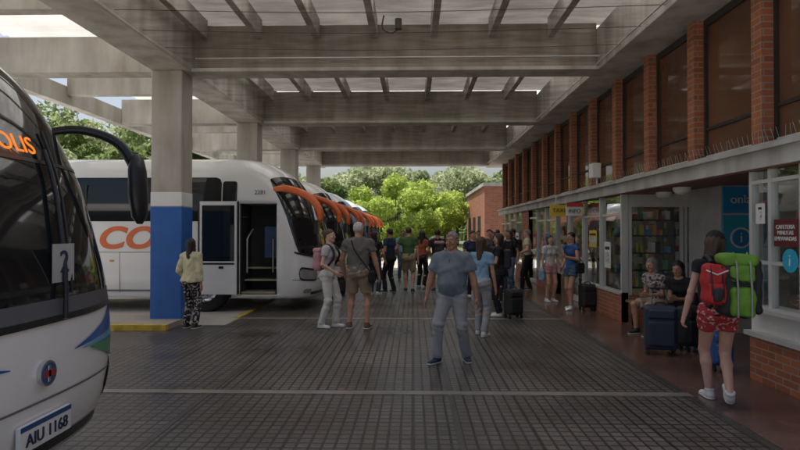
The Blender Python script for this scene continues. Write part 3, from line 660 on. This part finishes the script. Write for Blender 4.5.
for xx,yy_,zz in ((4.1,8.9,2.325),(4.3,10.0,2.325),(4.9,7.8,2.4)):
    s=empty('ceiling_lamp',(xx,yy_,zz)); b=MB(); R=[[(r*math.cos(t),r*math.sin(t),-z_) for t in np.linspace(0,2*math.pi,17)[:-1]] for r,z_ in((.13,0),(.125,.05),(.09,.09),(.01,.11))]; b.grid(R,WHITE,True,True); b.build('dome',s)
s=empty('waiting_bench',(0,0,0)); b=MB(); WD=mat('bench_wood',(.22,.12,.06),.5,bump=.2)
for k in range(4): b.box(3.75+k*.12,3.85+k*.12,8.6,10.3,.41,.45,WD)
for yy_ in (8.75,9.45,10.15): b.box(3.8,3.84,yy_,yy_+.04,.02,.41,DARKF); b.box(4.12,4.16,yy_,yy_+.04,.02,.41,DARKF)
b.build('seat',s,bevel=.006)
s=empty('brick_building'); b=MB(); b.box(4.2,13,34,45,0,4.3,BRICK); b.box(4.1,13.1,33.9,45.1,4.3,4.5,CONC); b.build('walls',s)
b=MB(); 
for yy_ in (36,39,42): b.box(4.17,4.2,yy_,yy_+1.4,1.2,2.6,DARKF); b.box(4.14,4.2,yy_-.1,yy_+1.5,1.1,1.2,CONC)
for xx in (6,9): b.box(xx,xx+1.6,33.96,34,1.1,2.6,DARKF)
b.build('windows',s)
# ================================================================= BUS
hs=np.array([.28,.5,.8,1.0,1.36,1.97,2.39,2.7,2.85,3.0,3.1,3.17,3.2]); xs=np.array([-.10,-.01,0,0,-.05,-.22,-.42,-.61,-.75,-.93,-1.12,-1.35,-1.6])
ws=np.array([1.2,1.26,1.275,1.275,1.275,1.275,1.26,1.225,1.19,1.12,1.02,.88,.68])
hf=np.linspace(.28,3.2,300); 
def smooth(a): 
    p=np.pad(a,12,mode='edge'); return np.convolve(p,np.ones(25)/25,'valid')
xt=np.interp(hf,hs,xs); wt=np.interp(hf,hs,ws); xt2=smooth(xt); wt2=smooth(wt); xt2[-14:]=xt[-14:]; wt2[-14:]=wt[-14:]
def bxf(h): return float(np.interp(h,hf,xt2))
def bw(h): return float(np.interp(h,hf,wt2))
D=.62; EN=2.7
def front(th,h):
    s_=math.sin(th); c_=max(math.cos(th),0); return Vector((bxf(h)-D+D*c_**(2/EN), bw(h)*math.copysign(abs(s_)**(2/EN),s_), h))
def side(x,h,sg):
    c=(x-(bxf(h)-D))/D; y=bw(h)
    if c>0: y*=max(0,1-min(c,1)**EN)**(1/EN)
    return Vector((x,sg*y,h))
def offs(P,o,flip=False):
    n=len(P);k=len(P[0]);Q=[]
    for i in range(n):
        r=[]
        for j in range(k):
            du=P[i][min(j+1,k-1)]-P[i][max(j-1,0)]; dv=P[min(i+1,n-1)][j]-P[max(i-1,0)][j]; nn=du.cross(dv)
            if nn.length<1e-9: nn=Vector((1,0,0))
            nn.normalize()
            c=Vector((P[i][j].x+1.5 if P[i][j].x>-1.5 else 0,P[i][j].y,0.2))
            if nn.dot(c)<0: nn=-nn
            r.append(P[i][j]+nn*o)
        Q.append(r)
    return Q
def fpatch(b,t0,t1,h0,h1,m,o=.006,nt=40,nh=14,rc=.0):
    P=[]
    for i in range(nh+1):
        v=i/nh; r=[]
        for j in range(nt+1):
            th=t0+(t1-t0)*j/nt; a=h0(th) if callable(h0) else h0; c=h1(th) if callable(h1) else h1
            if rc:
                e=min(j,nt-j)/nt/rc
                if e<1: q=(1-math.sqrt(max(0,1-(1-e)**2)))*.5; a,c=a+(c-a)*q,c-(c-a)*q
            r.append(front(th,a+(c-a)*v))
        P.append(r)
    b.grid(offs(P,o),m,True)
def spatch(b,x0,x1,h0,h1,sg,m,o=.006,r=.06,nx=None,slant=0):
    nx=nx or max(6,int((x1-x0)/.25)); rows=[h0,h0+r*.3,h0+r]+list(np.linspace(h0+r,h1-r,7)[1:-1])+[h1-r,h1-r*.3,h1]; P=[]
    for h in rows:
        e=min(h-h0,h1-h); ins=r-math.sqrt(max(0,r*r-(r-min(e,r))**2)); sl=slant*(h-h0)/(h1-h0)
        P.append([side(x0+ins+(x1-x0-2*ins)*j/nx + sl*(j/nx),h,sg) for j in range(nx+1)])
    b.grid(offs(P,o),m,True)
BW=mat('bus_white_paint',(.78,.78,.77),.25,var=.03,vscale=.7,coat=.5); BG=mat('bus_glass',(.012,.014,.016),.05,var=.1,spec=.6)
BTR=mat('bus_trim_black',(.02,.02,.022),.35); ORG=mat('bus_orange',(.72,.13,.02),.35,coat=.3,var=.06); LAMP=mat('headlamp_glass',(.55,.58,.6),.08,.6); CHR=mat('chrome',(.6,.6,.6),.15,.9)
BLU2=mat('bus_stripe_blue',(.02,.10,.38),.3,coat=.4); GRN2=mat('bus_stripe_green',(.05,.30,.12),.3,coat=.4); SKY2=mat('bus_stripe_sky',(.1,.35,.6),.3); LED=mat('led_orange',(.9,.20,.01),.5,emit=1.0); TYRE=mat('tyre',(.02,.02,.02),.8,bump=.2)
SIL=mat('bus_silver',(.42,.44,.46),.3,.5); SEAM=mat('seam',(.15,.15,.15))
Lb=12.3
def bus(nx_,cy,kind):
    e=empty('coach_bus',(nx_,cy,0))
    b=MB(); hh=[.28,.34,.42,.5,.65,.8,1.0,1.2,1.36,1.55,1.75,1.97,2.15,2.3,2.45,2.58,2.7,2.8,2.88,2.95,3.0,3.05,3.1,3.14,3.17,3.19,3.2]
    R=[]
    for h in hh:
        r=[]; w=bw(h); xc=bxf(h)-D
        for x in np.linspace(-Lb+.15,xc-.05,14): r.append(Vector((x,-w,h)))
        for th in np.linspace(-math.pi/2,math.pi/2,49): r.append(front(th,h))
        for x in np.linspace(xc-.05,-Lb+.15,14): r.append(Vector((x,w,h)))
        r.append(Vector((-Lb,w*.9,h))); r.append(Vector((-Lb,-w*.9,h))); R.append(r)
    b.grid(R,BW,True,True); k=len(R[0]); b.add(R[-1],[tuple(range(k))],BW); b.add(R[0],[tuple(range(k))[::-1]],BW)
    body=b.build('body_shell',e)
    c=MB(); wx=[-2.35,-8.9]
    for x in wx: c.cyl((x,0,.48),(0,1,0),.57,3.2,BTR,32)
    if kind=='orange': c.box(-1.62,-.86,-1.6,-.45,.36,2.22,BTR)
    co=c.build('cutter',e); bm=body.modifiers.new('b','BOOLEAN'); bm.object=co; bm.operation='DIFFERENCE'; bm.solver='EXACT'
    bpy.context.view_layer.update(); dg=bpy.context.evaluated_depsgraph_get(); me=bpy.data.meshes.new_from_object(body.evaluated_get(dg)); body.modifiers.clear(); body.data=me; bpy.data.objects.remove(co)
    w=MB()
    for x in wx:
        for sg in(-1,1):
            yo=sg*1.10; R=[]
            for (r_,y_) in ((.28,.15),(.40,.16),(.47,.15),(.49,.11),(.49,-.11),(.44,-.15)): R.append([(x+r_*math.cos(t),yo+sg*y_,.49+r_*math.sin(t)) for t in np.linspace(0,2*math.pi,33)[:-1]])
            w.grid(R,TYRE,True,True)
            R=[]
            for (r_,y_) in ((.29,.15),(.27,.08),(.2,.06),(.12,.10),(.1,.14),(.01,.15)): R.append([(x+r_*math.cos(t),yo+sg*y_,.49+r_*math.sin(t)) for t in np.linspace(0,2*math.pi,25)[:-1]])
            w.grid(R,CHR,True,True)
            for q in range(10): t=q*math.pi/5; w.cyl((x+.16*math.cos(t),yo+sg*.09,.49+.16*math.sin(t)),(0,1,0),.014,.05,BTR,6)
        w.box(x-.5,x+.5,-.95,.95,.3,1.0,BTR)
    w.build('wheels',e)
    d=MB()
    tw=math.radians(80)
    bot=lambda th:1.14+.10*(abs(th)/tw)**3
    fpatch(d,-tw,tw,bot,(lambda th:2.93-.16*(abs(th)/tw)**4) if kind=='green' else (lambda th:2.80-.10*(abs(th)/tw)**4),BG,.008,60,24,rc=.04)
    d2=MB(); fpatch(d2,-tw*1.02,tw*1.02,lambda th:bot(th)-.04,lambda th:bot(th),BTR,.012,60,2)
    if kind=='green':
        fpatch(d2,-math.radians(62),math.radians(62),2.10,2.125,BTR,.012,60,2)
        fpatch(d2,-math.radians(60),math.radians(60),1.14,1.24,mat('dashboard',(.10,.10,.11),.6),.011,60,2)
    for sg in(-1,1):
        x1=-2.0 if sg<0 else -1.55
        spatch(d,-11.9,x1,1.86,2.76,sg,BG,.006,.12)
        for x in np.arange(-10.6,-2.4,1.45): d2.box(x-.012,x+.012,sg*(bw(2.2)+.012)-.004,sg*(bw(2.2)+.012)+.004,1.9,2.62,BTR)
        d2.box(-12,-3.2,sg*bw(1.22)-.003,sg*bw(1.22)+.003,1.22,1.232,SEAM)
        for x in np.arange(-8,-3,1.3): d2.box(x,x+.01,sg*bw(.8)-.003,sg*bw(.8)+.003,.4,1.22,SEAM)
        for x in (-11,-7,-5.6,-4.3,-3.2): d2.box(x,x+.09,sg*bw(1.05)-.006,sg*bw(1.05)+.006,1.03,1.07,mat('marker_amber',(.6,.25,.02),.3))
        d2.box(-12,-3.1,sg*bw(.45)-.004,sg*bw(.45)+.004,.42,.46,SEAM)
    if kind=='orange':
        spatch(d,-1.98,-1.68,1.86,2.68,-1,BG,.006,.05)
        DD=mat('door_dark',(.03,.03,.03)); YR=mat('rail_grey',(.45,.45,.42),.3,.5)
        d2.box(-1.62,-.86,-.47,-.45,.36,2.22,DD)
        for i,(zz,yy_) in enumerate(((.38,-1.2),(.62,-.98),(.86,-.76))): d2.box(-1.61,-.90,yy_,-.47,zz,zz+.03,mat('step_grey',(.2,.2,.2),.6)); d2.box(-1.61,-.90,yy_-.004,yy_+.02,zz+.0,zz+.035,mat('step_edge',(.4,.36,.2)))
        d2.box(-1.625,-1.60,-1.24,-.47,.36,2.22,DD); d2.box(-.88,-.858,-1.1,-.47,.36,2.2,DD)
        d2.tube([(-1.5,-1.15,.8),(-1.5,-1.15,1.5),(-1.45,-.9,1.7)],.018,YR,8)
        d2.tube([(-1.0,-1.0,.8),(-1.0,-1.0,1.5)],.018,YR,8)
        d2.box(-1.2,-.95,-.9,-.55,1.1,1.75,mat('seat_blue',(.05,.08,.18)))
        dr=MB(); dr.box(-2.42,-1.6,-1.43,-1.38,.38,2.26,BW); dr.box(-2.34,-1.68,-1.436,-1.374,1.05,2.18,BG); dr.box(-2.34,-1.68,-1.436,-1.374,.98,1.02,BTR); dr.box(-2.42,-2.39,-1.442,-1.37,.38,2.26,BTR); dr.box(-1.63,-1.6,-1.442,-1.37,.38,2.26,BTR)
        dr.tube([(-2.1,-1.38,1.9),(-1.5,-1.1,1.95)],.015,BTR,6); dr.box(-2.0,-1.9,-1.44,-1.43,.9,.95,BTR); dr.build('door_leaf',e,bevel=.006)
    hb=0 if kind=='orange' else -.20
    for sg in(-1,1):
        a0,a1=(math.radians(38)*sg,math.radians(76)*sg)
        if sg<0: a0,a1=a1,a0
        fpatch(d,a0,a1,lambda th:.62+.05*abs(th)+hb,lambda th:.78+.10*abs(th)-.02+hb,LAMP,.010,18,5,rc=.2)
        fpatch(d2,a0*1.0-.02,a1+.02,lambda th:.60+.05*abs(th)-.02+hb,lambda th:.80+.10*abs(th)+hb,BTR,.006,18,5,rc=.2)
        if kind!='green': f0,f1=sorted((math.radians(48)*sg,math.radians(66)*sg)); fpatch(d,f0,f1,.38,.47,LAMP,.010,10,3,rc=.3)
        if kind=='green':
            def sw_(a,lo_,hi_,mm,o): 
                a=math.radians(a); q=sorted((a*sg,math.radians(88)*sg)); uu=lambda th:min(1,max(0,(abs(th)-a)/(math.radians(44)-a)))
                fpatch(d2,q[0],q[1],lambda th:lo_(uu(th)),lambda th:hi_(uu(th)),mm,o,30,4)
            sw_(8,lambda u:.90+.05*u,lambda u:.905+.19*u,BLU2,.009)
            sw_(12,lambda u:.885-.0*u,lambda u:.89+.055*u,SKY2,.010)
            sw_(16,lambda u:.875-.16*u,lambda u:.878+.002*u,GRN2,.011)
    if kind!='green': fpatch(d2,-math.radians(48),math.radians(48),lambda th:.34,lambda th:.40,BTR,.008,30,2)
    fpatch(d2,-math.radians(86),math.radians(86),lambda th:.655,lambda th:.668,SEAM,.006,50,1)
    if kind!='green':
        fpatch(d2,-math.radians(30),math.radians(30),lambda th:.64,lambda th:.92,BTR,.007,30,4,rc=.1)
        for k_ in range(4): fpatch(d2,-math.radians(27),math.radians(27),.67+.06*k_,.69+.06*k_,SIL,.016,30,1)
    else:
        fpatch(d2,-math.radians(34),math.radians(34),lambda th:.31,lambda th:.38,BTR,.008,30,2,rc=.1)
    d.build('glazing',e); d2.build('trim',e)
    f=MB(); EB=mat('emblem_blue',(.03,.08,.22),.3); ER=mat('emblem_red',(.35,.04,.03),.3)
    f.cyl((.012,0,.82),(1,0,0),.075,.03,CHR,32); f.cyl((.016,0,.82),(1,0,0),.062,.03,EB,32); f.box(.02,.034,-.05,.05,.80,.84,ER); f.box(.02,.034,-.012,.012,.77,.87,CHR)
    f.box(-.01,.02,-.235,.235,.42,.57,PAPER); f.box(.018,.022,-.235,.235,.54,.57,EB); f.build('badge_and_plate',e,bevel=.003)
    text('plate_text','AIU 1168',(.024,0,.48),(math.pi/2,0,math.pi/2),.10,mat('plate_ink',(.02,.03,.08)),e)
    wp=MB()
    for y0,y1,h1 in ((.15,.62,2.2),(-.9,-.35,2.2)):
        for off_,k0,ra in ((.05,0,.016),(.03,.14,.009)):
            pts=[]
            for t in np.linspace(0,1,8):
                y=y0+k0+(y1-y0)*t*.6; h=1.12+(h1-1.12)*t+(.15 if k0 else 0); s_=max(-1,min(1,y/bw(h))); th=math.copysign(math.asin(abs(s_)**(EN/2)),s_); pts.append(front(th,h)+Vector((off_,0,0)))
            wp.tube(pts,ra,BTR,6)
    wp.build('wipers',e)
    mr=MB(); mm=ORG if kind=='orange' else BTR
    for sg in(-1,1):
        if kind=='orange':
            p=bez([(-1.05,sg*1.14,2.50),(-.65,sg*1.34,2.52),(-.2,sg*1.44,2.36),(.04,sg*1.48,2.1),(.07,sg*1.48,1.84)],6); n=len(p)
            R=[]
            for i,q in enumerate(p):
                t=(p[min(i+1,n-1)]-p[max(i-1,0)]).normalized(); s1=Vector((0,1,0)); s2=t.cross(s1).normalized(); u=i/(n-1); ra=.03+.06*u; rb=.045+.035*math.sin(math.pi*u)
                if i in(0,n-1): ra*=.6; rb*=.6
                R.append([q+s1*ra*math.cos(a)+s2*rb*math.sin(a) for a in np.linspace(0,2*math.pi,15)[:-1]])
            mr.grid(R,mm,True,True); mr.add(R[-1],[tuple(range(14))],mm)
            mr.box(-.05,.03,sg*1.48-.09,sg*1.48+.09,1.60,1.88,BTR)
        else:
            p=bez([(-.90,sg*1.12,2.40),(-.62,sg*1.34,2.50),(-.35,sg*1.48,2.42),(-.20,sg*1.52,2.2)],6); mr.tube(p,[.028+.022*i/18 for i in range(len(p))],mm,10)
            R=[]
            for h_,a_,c_ in ((2.32,.02,.02),(2.28,.08,.05),(2.18,.11,.065),(1.95,.12,.07),(1.78,.09,.055),(1.72,.03,.02)): R.append([(-.19+c_*math.cos(t)+.05*(2.2-h_),sg*1.53+a_*math.sin(t),h_) for t in np.linspace(0,2*math.pi,17)[:-1]])
            mr.grid(R,mm,True,True)
    mr.build('mirrors',e)
    if kind=='orange':
        text('lettering','COT',(-3.75,-1.283,1.50),(math.pi/2,0,0),.62,ORG,e,shear=.25,ext=.004,bold=.02).scale=(1.25,1,1)
        text('lettering_small','Clase',(-2.05,-1.283,1.52),(math.pi/2,0,0),.2,mat('text_grey',(.15,.15,.15)),e,shear=.3)
        text('unit_number','2281',(-1.2,-1.27,2.45),(math.pi/2,0,0),.12,mat('text_grey',(.15,.15,.15)),e)
    else:
        led=empty('destination_display',parent=e)
        text('led_text','METROPOLIS',(-.265,.29,2.20),(math.radians(66),0,math.pi/2),.17,LED,led,bold=-.001,ax='RIGHT')
        pp=MB(); pp.box(-.035,-.028,.12,.34,1.34,1.58,mat('card_dim',(.42,.43,.43))); pp.build('number_card',e)
        text('number','2',(-.024,.23,1.46),(math.pi/2,0,math.pi/2),.2,mat('plate_ink',(.02,.03,.08)),e)
    return e
bus(-2.18,3.38,'green')
bus(-1.92,13.0,'orange'); bus(-1.92,18.0,'orange'); bus(-1.92,23.0,'orange'); bus(-1.92,28.2,'orange'); bus(-1.9,33.2,'orange')
# ================================================================= TREES
BARK=mat('bark',(.10,.07,.05),.9,bump=.6,bscale=15)
def tree(name,x,y,H,cr,zc,n,leafm,size,k=26,flat=.75,seed=0):
    r=np.random.default_rng(seed); e=empty(name,(x,y,0)); b=MB(); th=zc*H
    b.tube([(0,0,0),(.1,.05,th*.5),(.0,.1,th)],[.028*H,.022*H,.016*H],BARK,9)
    cen=[]
    for i in range(k):
        v=r.normal(size=3); v/=np.linalg.norm(v); rr=r.uniform(.45,1)**.5; c=np.array((v[0]*cr*rr,v[1]*cr*rr,th+ (H-th)*.5+v[2]*(H-th)*.5*rr)); cen.append(c)
        if i<10: m_=c*.5+np.array((0,0,th*.5)); b.tube([(0,0,th*.8),m_,c],[.012*H,.007*H,.002*H],BARK,5)
    b.build('trunk',e)
    cen=np.array(cen); per=n//k; P=[]
    for c in cen:
        v=r.normal(size=(per,3)); v/=np.linalg.norm(v,axis=1)[:,None]; rad=r.uniform(.2,1.,(per,1))**.45*cr*r.uniform(.20,.38); P.append(c+v*rad*np.array((1,1,flat)))
    P=np.concatenate(P); N=len(P); a=r.normal(size=(N,3)); a/=np.linalg.norm(a,axis=1)[:,None]; q=np.cross(a,r.normal(size=(N,3))); q/=np.linalg.norm(q,axis=1)[:,None]; s=size*r.uniform(.6,1.3,(N,1))
    V=np.stack([P+a*s,P+q*s*.5,P-a*s,P-q*s*.5],1).reshape(-1,3)
    me=bpy.data.meshes.new(name+'_leaves'); me.vertices.add(len(V)); me.vertices.foreach_set('co',V.ravel().astype(np.float32)); me.loops.add(N*4); me.loops.foreach_set('vertex_index',np.arange(N*4,dtype=np.int32)); me.polygons.add(N); me.polygons.foreach_set('loop_start',np.arange(0,N*4,4,dtype=np.int32)); me.materials.append(leafm); me.update(calc_edges=True)
    obj('leaves',me,e); return e
LB=leaf_mat('leaf_bright',(.30,.42,.07),(.62,.72,.22)); LM=leaf_mat('leaf_mid',(.16,.23,.08),(.36,.42,.19)); LP=leaf_mat('leaf_pale',(.34,.40,.22),(.60,.64,.42))
tree('leafy_tree',-1.2,40,5.0,3.2,.25,13000,LB,.15,34,seed=1); tree('leafy_tree',1.7,43,4.6,2.3,.25,8000,LB,.15,26,seed=2); tree('leafy_tree',-6.5,44,5.2,3.0,.25,9000,LM,.18,26,seed=3)
specs=[(-13,58,10,5),(-4,62,8.6,5.5),(5,66,8.2,5),(13,60,8,5),(-22,52,12,6),(-32,50,12,6),(-42,46,11,6),(-17,38,9,4.5),(-27,36,9.5,5),(22,64,11,6),(-36,30,9,5),(0.5,75,9.2,5)]
for i,(tx,ty,tH,tc) in enumerate(specs): tree('shade_tree',tx,ty,tH,tc,.3,10000,(LP,LM,LP,LM)[i%4] if i not in (1,2,11) else LP,.28,30,seed=10+i)
r=np.random.default_rng(99); N=30000; X=r.uniform(-140,120,N); env=6+2.5*np.sin(X*.13)+1.6*np.sin(X*.41+1); Z=r.uniform(0,1,N)**.7*env; Y=105+r.uniform(-8,8,N)+Z
P=np.stack([X,Y,Z],1); a=r.normal(size=(N,3)); a/=np.linalg.norm(a,axis=1)[:,None]; q=np.cross(a,r.normal(size=(N,3))); q/=np.linalg.norm(q,axis=1)[:,None]; V=np.stack([P+a*.9,P+q*.5,P-a*.9,P-q*.5],1).reshape(-1,3)
me=bpy.data.meshes.new('distant_trees'); me.from_pydata(V.tolist(),[],np.arange(N*4).reshape(-1,4).tolist()); me.materials.append(LM); obj('distant_trees',me)
# ================================================================= PEOPLE
person('standing_man',.50,7.35,-20,1.66,POLO,JEANG,SN,'b',hair=('short','grey'),belly=1.2,girth=1.13,h=.010,sleeve=.68,loose=.02,
   pose=dict(fL=(.17,.10,.08),fR=(-.17,-.16,.08),pel=(0,0,.945),hL=(.35,-.05,.84),hR=(-.33,-.12,.84),eL=(1,.6,0),eR=(-1,.6,0),head=(-12,2),fyL=25,fyR=-20),extras=(collar(POLO,LENS),))
person('tourist_woman',-1.45,9.9,75,1.68,cl('palegrey',(.48,.48,.48)),WHP,SW,'c',True,('bun','brown'),h=.012,extras=(backpack(PKP,PKP,w=.15,d=.08,hh=.2,zc=1.2,back=.09),),pose=dict(hL=(.2,-.25,1.05),hR=(-.2,-.2,1.0),fL=(.09,-.1,.08),fR=(-.09,.1,.08),head=(0,-5)))
person('tourist_man',-.93,9.8,172,1.80,GREYT,TAN,SR,'a',hair=('short','white'),leg='shorts',h=.012,belly=.8,loose=.02,pose=dict(fL=(.15,0,.08),fR=(-.15,0,.08),hL=(.27,-.12,.9),hR=(-.33,-.1,.86),eL=(1,.8,0),eR=(-1,.8,0)),extras=(bag(DK,-1,.85,.12,.1,True),))
person('waiting_woman',-3.78,9.75,165,1.52,CREAM,PATT,SB,'b',True,('long','dark'),h=.012,sleeve=1.9,loose=.025,pose=dict(hL=(.22,-.15,.95),hR=(-.24,0,.8)))
person('backpacker_woman',2.95,5.66,170,1.66,DK,REDF,SW,'c',True,('mid','brown'),h=.010,leg='mini',sleeve=.3,cap=DK,extras=(trek_pack,),pose=dict(lean=7,pel=(0,.0,.955),hL=(.30,-.08,.86),hR=(-.26,-.2,1.05),fL=(.05,-.14,.08),fR=(-.05,.16,.14),fpR=-35,head=(-35,6),grip=(1,0)))
person('seated_woman',3.98,9.5,-60,1.62,FLOR,cl('beige',(.45,.38,.3)),SB,'a',True,('mid','grey'),h=.012,leg='shorts',pose=dict(pel=(0,.0,.55),lean=14,fL=(.13,-.42,.08),fR=(-.13,-.40,.08),hL=(.07,-.33,.68),hR=(-.08,-.33,.68),head=(-10,14)))
person('seated_woman',4.1,8.85,-50,1.62,DK,DK,SB,'a',True,('mid','dark'),h=.012,leg='shorts',pose=dict(pel=(0,.0,.55),lean=18,fL=(.14,-.42,.08),fR=(-.12,-.36,.08),hL=(.06,-.36,.7),hR=(-.07,-.36,.7),head=(0,16)),extras=(bag(PKB,1,.68,.12,.12,False,-.1),))
person('standing_woman',1.08,9.2,150,1.56,LBL,JEANG,SW,'a',True,('long','brown'),h=.013,pose=dict(fL=(.09,-.08,.08),fR=(-.1,.1,.08),hL=(.2,-.2,1.0)))
person('woman_with_bag',1.68,11.3,-100,1.60,DK,DK,SW,'a',True,('long','dark'),h=.013,extras=(backpack(PKB,PKB,w=.13,d=.08,hh=.2,zc=1.2,back=.08),),pose=dict(hL=(.2,-.3,1.05),hR=(-.2,-.3,1.0)))
person('woman_in_shorts',3.2,13.6,20,1.55,WHT,PINK,SW,'c',True,('long','brown'),h=.014,leg='mini',pose=dict(hL=(.2,-.2,1.05)),extras=(bag(LBL,-1,.7,.12,.15,False),))
person('woman_in_denim',3.35,12.3,-60,1.62,BLU,JEAN,SW,'a',True,('pony','dark'),h=.014,leg='mini',sleeve=.2,pose=dict(hL=(.15,-.3,1.2),hR=(-.2,-.1,.95),fL=(.1,-.12,.08),fR=(-.1,.1,.08)),extras=(bag(DK,1,.95,.12,.12,True),))
person('shop_clerk',4.25,6.15,-110,1.62,cl('paleblue',(.4,.5,.6)),DK,SB,'a',hair=('short','dark'),h=.014,pose=dict(hL=(.18,-.15,1.0),hR=(-.18,-.15,1.0),eL=(1,1,0),eR=(-1,1,0)))
crowd=[(-1.0,15.0,160,1.64,DK,NAVY,'long',True,('long','dark')),(-.62,15.6,-120,1.72,NAVY,DK,'long',False,('short','dark')),(-.12,15.6,175,1.76,OLIVE,TAN,'shorts',False,('short','brown')),
(.26,16.8,150,1.66,RUST,DK,'long',True,('long','dark')),(.68,15.8,190,1.70,DK,NAVY,'shorts',False,('short','dark')),(1.15,17.2,-90,1.66,DK,JEAN,'long',True,('mid','dark')),(1.5,14.6,20,1.66,NAVY,DK,'long',False,('short','dark')),
(1.95,13.6,160,1.6,DK,DK,'long',True,('long','dark')),(2.2,16.8,30,1.7,GREYT,JEAN,'long',False,('short','dark')),(2.6,18.6,-60,1.62,DK,JEAN,'long',True,('long','brown')),(3.1,18.0,-90,1.72,NAVY,TAN,'shorts',False,('short','dark')),
(3.3,20.2,-80,1.68,WHT,DK,'long',False,('short','dark')),(2.9,21.5,0,1.66,DK,JEAN,'long',True,('mid','dark')),(-.35,19.6,10,1.68,LBL,JEAN,'long',False,('short','brown')),(.9,21.5,180,1.72,WHT,NAVY,'shorts',False,('short','dark')),(-1.25,18.6,90,1.7,WHT,DK,'long',False,('short','dark')),
(2.55,15.4,-30,1.66,DK,JEAN,'long',True,('mid','brown')),(3.2,16.2,-100,1.7,CREAM,DK,'long',False,('short','grey')),(2.3,20.4,10,1.66,OLIVE,DK,'long',False,('short','dark')),(.35,23.5,0,1.7,NAVY,TAN,'shorts',False,('short','dark')),(3.35,23,-90,1.7,RUST,JEAN,'long',True,('long','dark'))]
for i,(x,y,yw,H,t,bt,lg,fm,hr) in enumerate(crowd):
    ex=()
    if i in(0,4,7,10,16): ex=(backpack(PKB,PKB if i!=4 else PKP,w=.14,d=.08,hh=.2,zc=1.2,back=.1),)
    pp=dict(hL=(.25+.03*(i%3),-.05-.1*(i%3),.82+.12*(i%3)),hR=(-.26,-.04-.12*((i+1)%3),.82+.1*((i+1)%3)),fL=(.1+.02*(i%2),-.08*(i%3),.08),fR=(-.11,.06*(i%2),.08),head=(-20+13*(i%4),0))
    person('waiting_passenger',x,y,yw,H,t,bt,(SW,SB,SN)[i%3],'abc'[i%3],fm,hr,h=.017,leg=lg,pose=pp,extras=ex)
def suitcase(x,y,m,w=.2,d=.13,hh=.33,rz=0,z0=.07,handle=True):
    e=empty('suitcase',(x,y,.011),rz); f=F((-w-.06,-d-.08,0),(w+.06,d+.06,z0+2*hh+.05),.01); f.rbox((0,0,z0+hh),(w,d,hh),.05); f.rbox((0,-d,z0+hh*.75),(w*.8,.025,hh*.55),.02,.005); f.rbox((0,-d,z0+hh*1.65),(w*.8,.02,hh*.2),.018,.005)
    obj('shell',f.mesh('case_mesh',m),e); b=MB()
    for s in(-1,1):
        b.cyl((s*w*.8,d*.6,.035),(1,0,0),.035,.03,BLACK,14); b.cyl((s*w*.8,-d*.6,.035),(1,0,0),.035,.03,BLACK,14); b.box(s*w*.8-.012,s*w*.8+.012,-d*.6-.02,-d*.6+.02,.04,.1,BLACK); b.box(s*w*.8-.012,s*w*.8+.012,d*.6-.02,d*.6+.02,.04,.1,BLACK)
        if handle: b.tube([(s*.09,d*.7,z0+2*hh-.05),(s*.09,d*.7,z0+2*hh+.22)],.007,mat('handle_grey',(.2,.2,.2),.4),6)
    if handle: b.tube([(-.11,d*.7,z0+2*hh+.22),(.11,d*.7,z0+2*hh+.22)],.013,BLACK,8)
    b.tube(bez([(-.07,0,z0+2*hh),(-.05,0,z0+2*hh+.035),(.05,0,z0+2*hh+.035),(.07,0,z0+2*hh)],4),.01,BLACK,6)
    b.build('wheels_and_handle',e)
CN=mat('case_navy',(.03,.04,.07),.6,bump=.3); CB=mat('case_black',(.02,.02,.022),.6,bump=.3)
suitcase(3.32,7.85,CN,.20,.14,.29,math.radians(-15)); suitcase(3.85,8.1,CB,.17,.12,.27,.3,handle=False); suitcase(3.62,12.1,CB,.16,.12,.24,.2,handle=False); suitcase(1.9,11.0,CB,.16,.12,.24,.4,handle=False); suitcase(-1.9,14.6,CB,.18,.12,.25,.4)
suitcase(3.62,6.95,mat('case_blue',(.03,.1,.3),.6),.14,.1,.2,.2,handle=False)
# ================================================================= LIGHT / CAMERA
el=math.radians(68); a_=(-.5,.6); n_=math.hypot(*a_); sd=Vector((a_[0]/n_*math.cos(el),a_[1]/n_*math.cos(el),math.sin(el)))
L=bpy.data.lights.new('sun','SUN'); L.energy=5; L.angle=math.radians(.5); L.color=(1,.94,.85); o=bpy.data.objects.new('sun',L); o.rotation_mode='QUATERNION'; o.rotation_quaternion=sd.to_track_quat('Z','Y'); COL.objects.link(o)
w=bpy.data.worlds.new('World'); scene.world=w; w.use_nodes=True; nt=w.node_tree; bg=nt.nodes['Background']; sk=nt.nodes.new('ShaderNodeTexSky'); sk.sky_type='NISHITA'; sk.sun_disc=False; sk.sun_elevation=el; sk.sun_rotation=math.atan2(sd.x,sd.y); sk.dust_density=5.0; sk.air_density=1.0
nt.links.new(sk.outputs[0],bg.inputs[0]); bg.inputs[1].default_value=.15
cam=bpy.data.cameras.new('camera'); cam.lens=26; cam.sensor_width=36; cam.clip_end=3000; cam.clip_start=.05
co=bpy.data.objects.new('camera',cam); co.location=(0,0,1.66); co.rotation_euler=(math.radians(90.6),0,math.radians(1.29)); COL.objects.link(co); scene.camera=co
scene.view_settings.view_transform='Standard'; scene.view_settings.look='None'; scene.view_settings.exposure=0
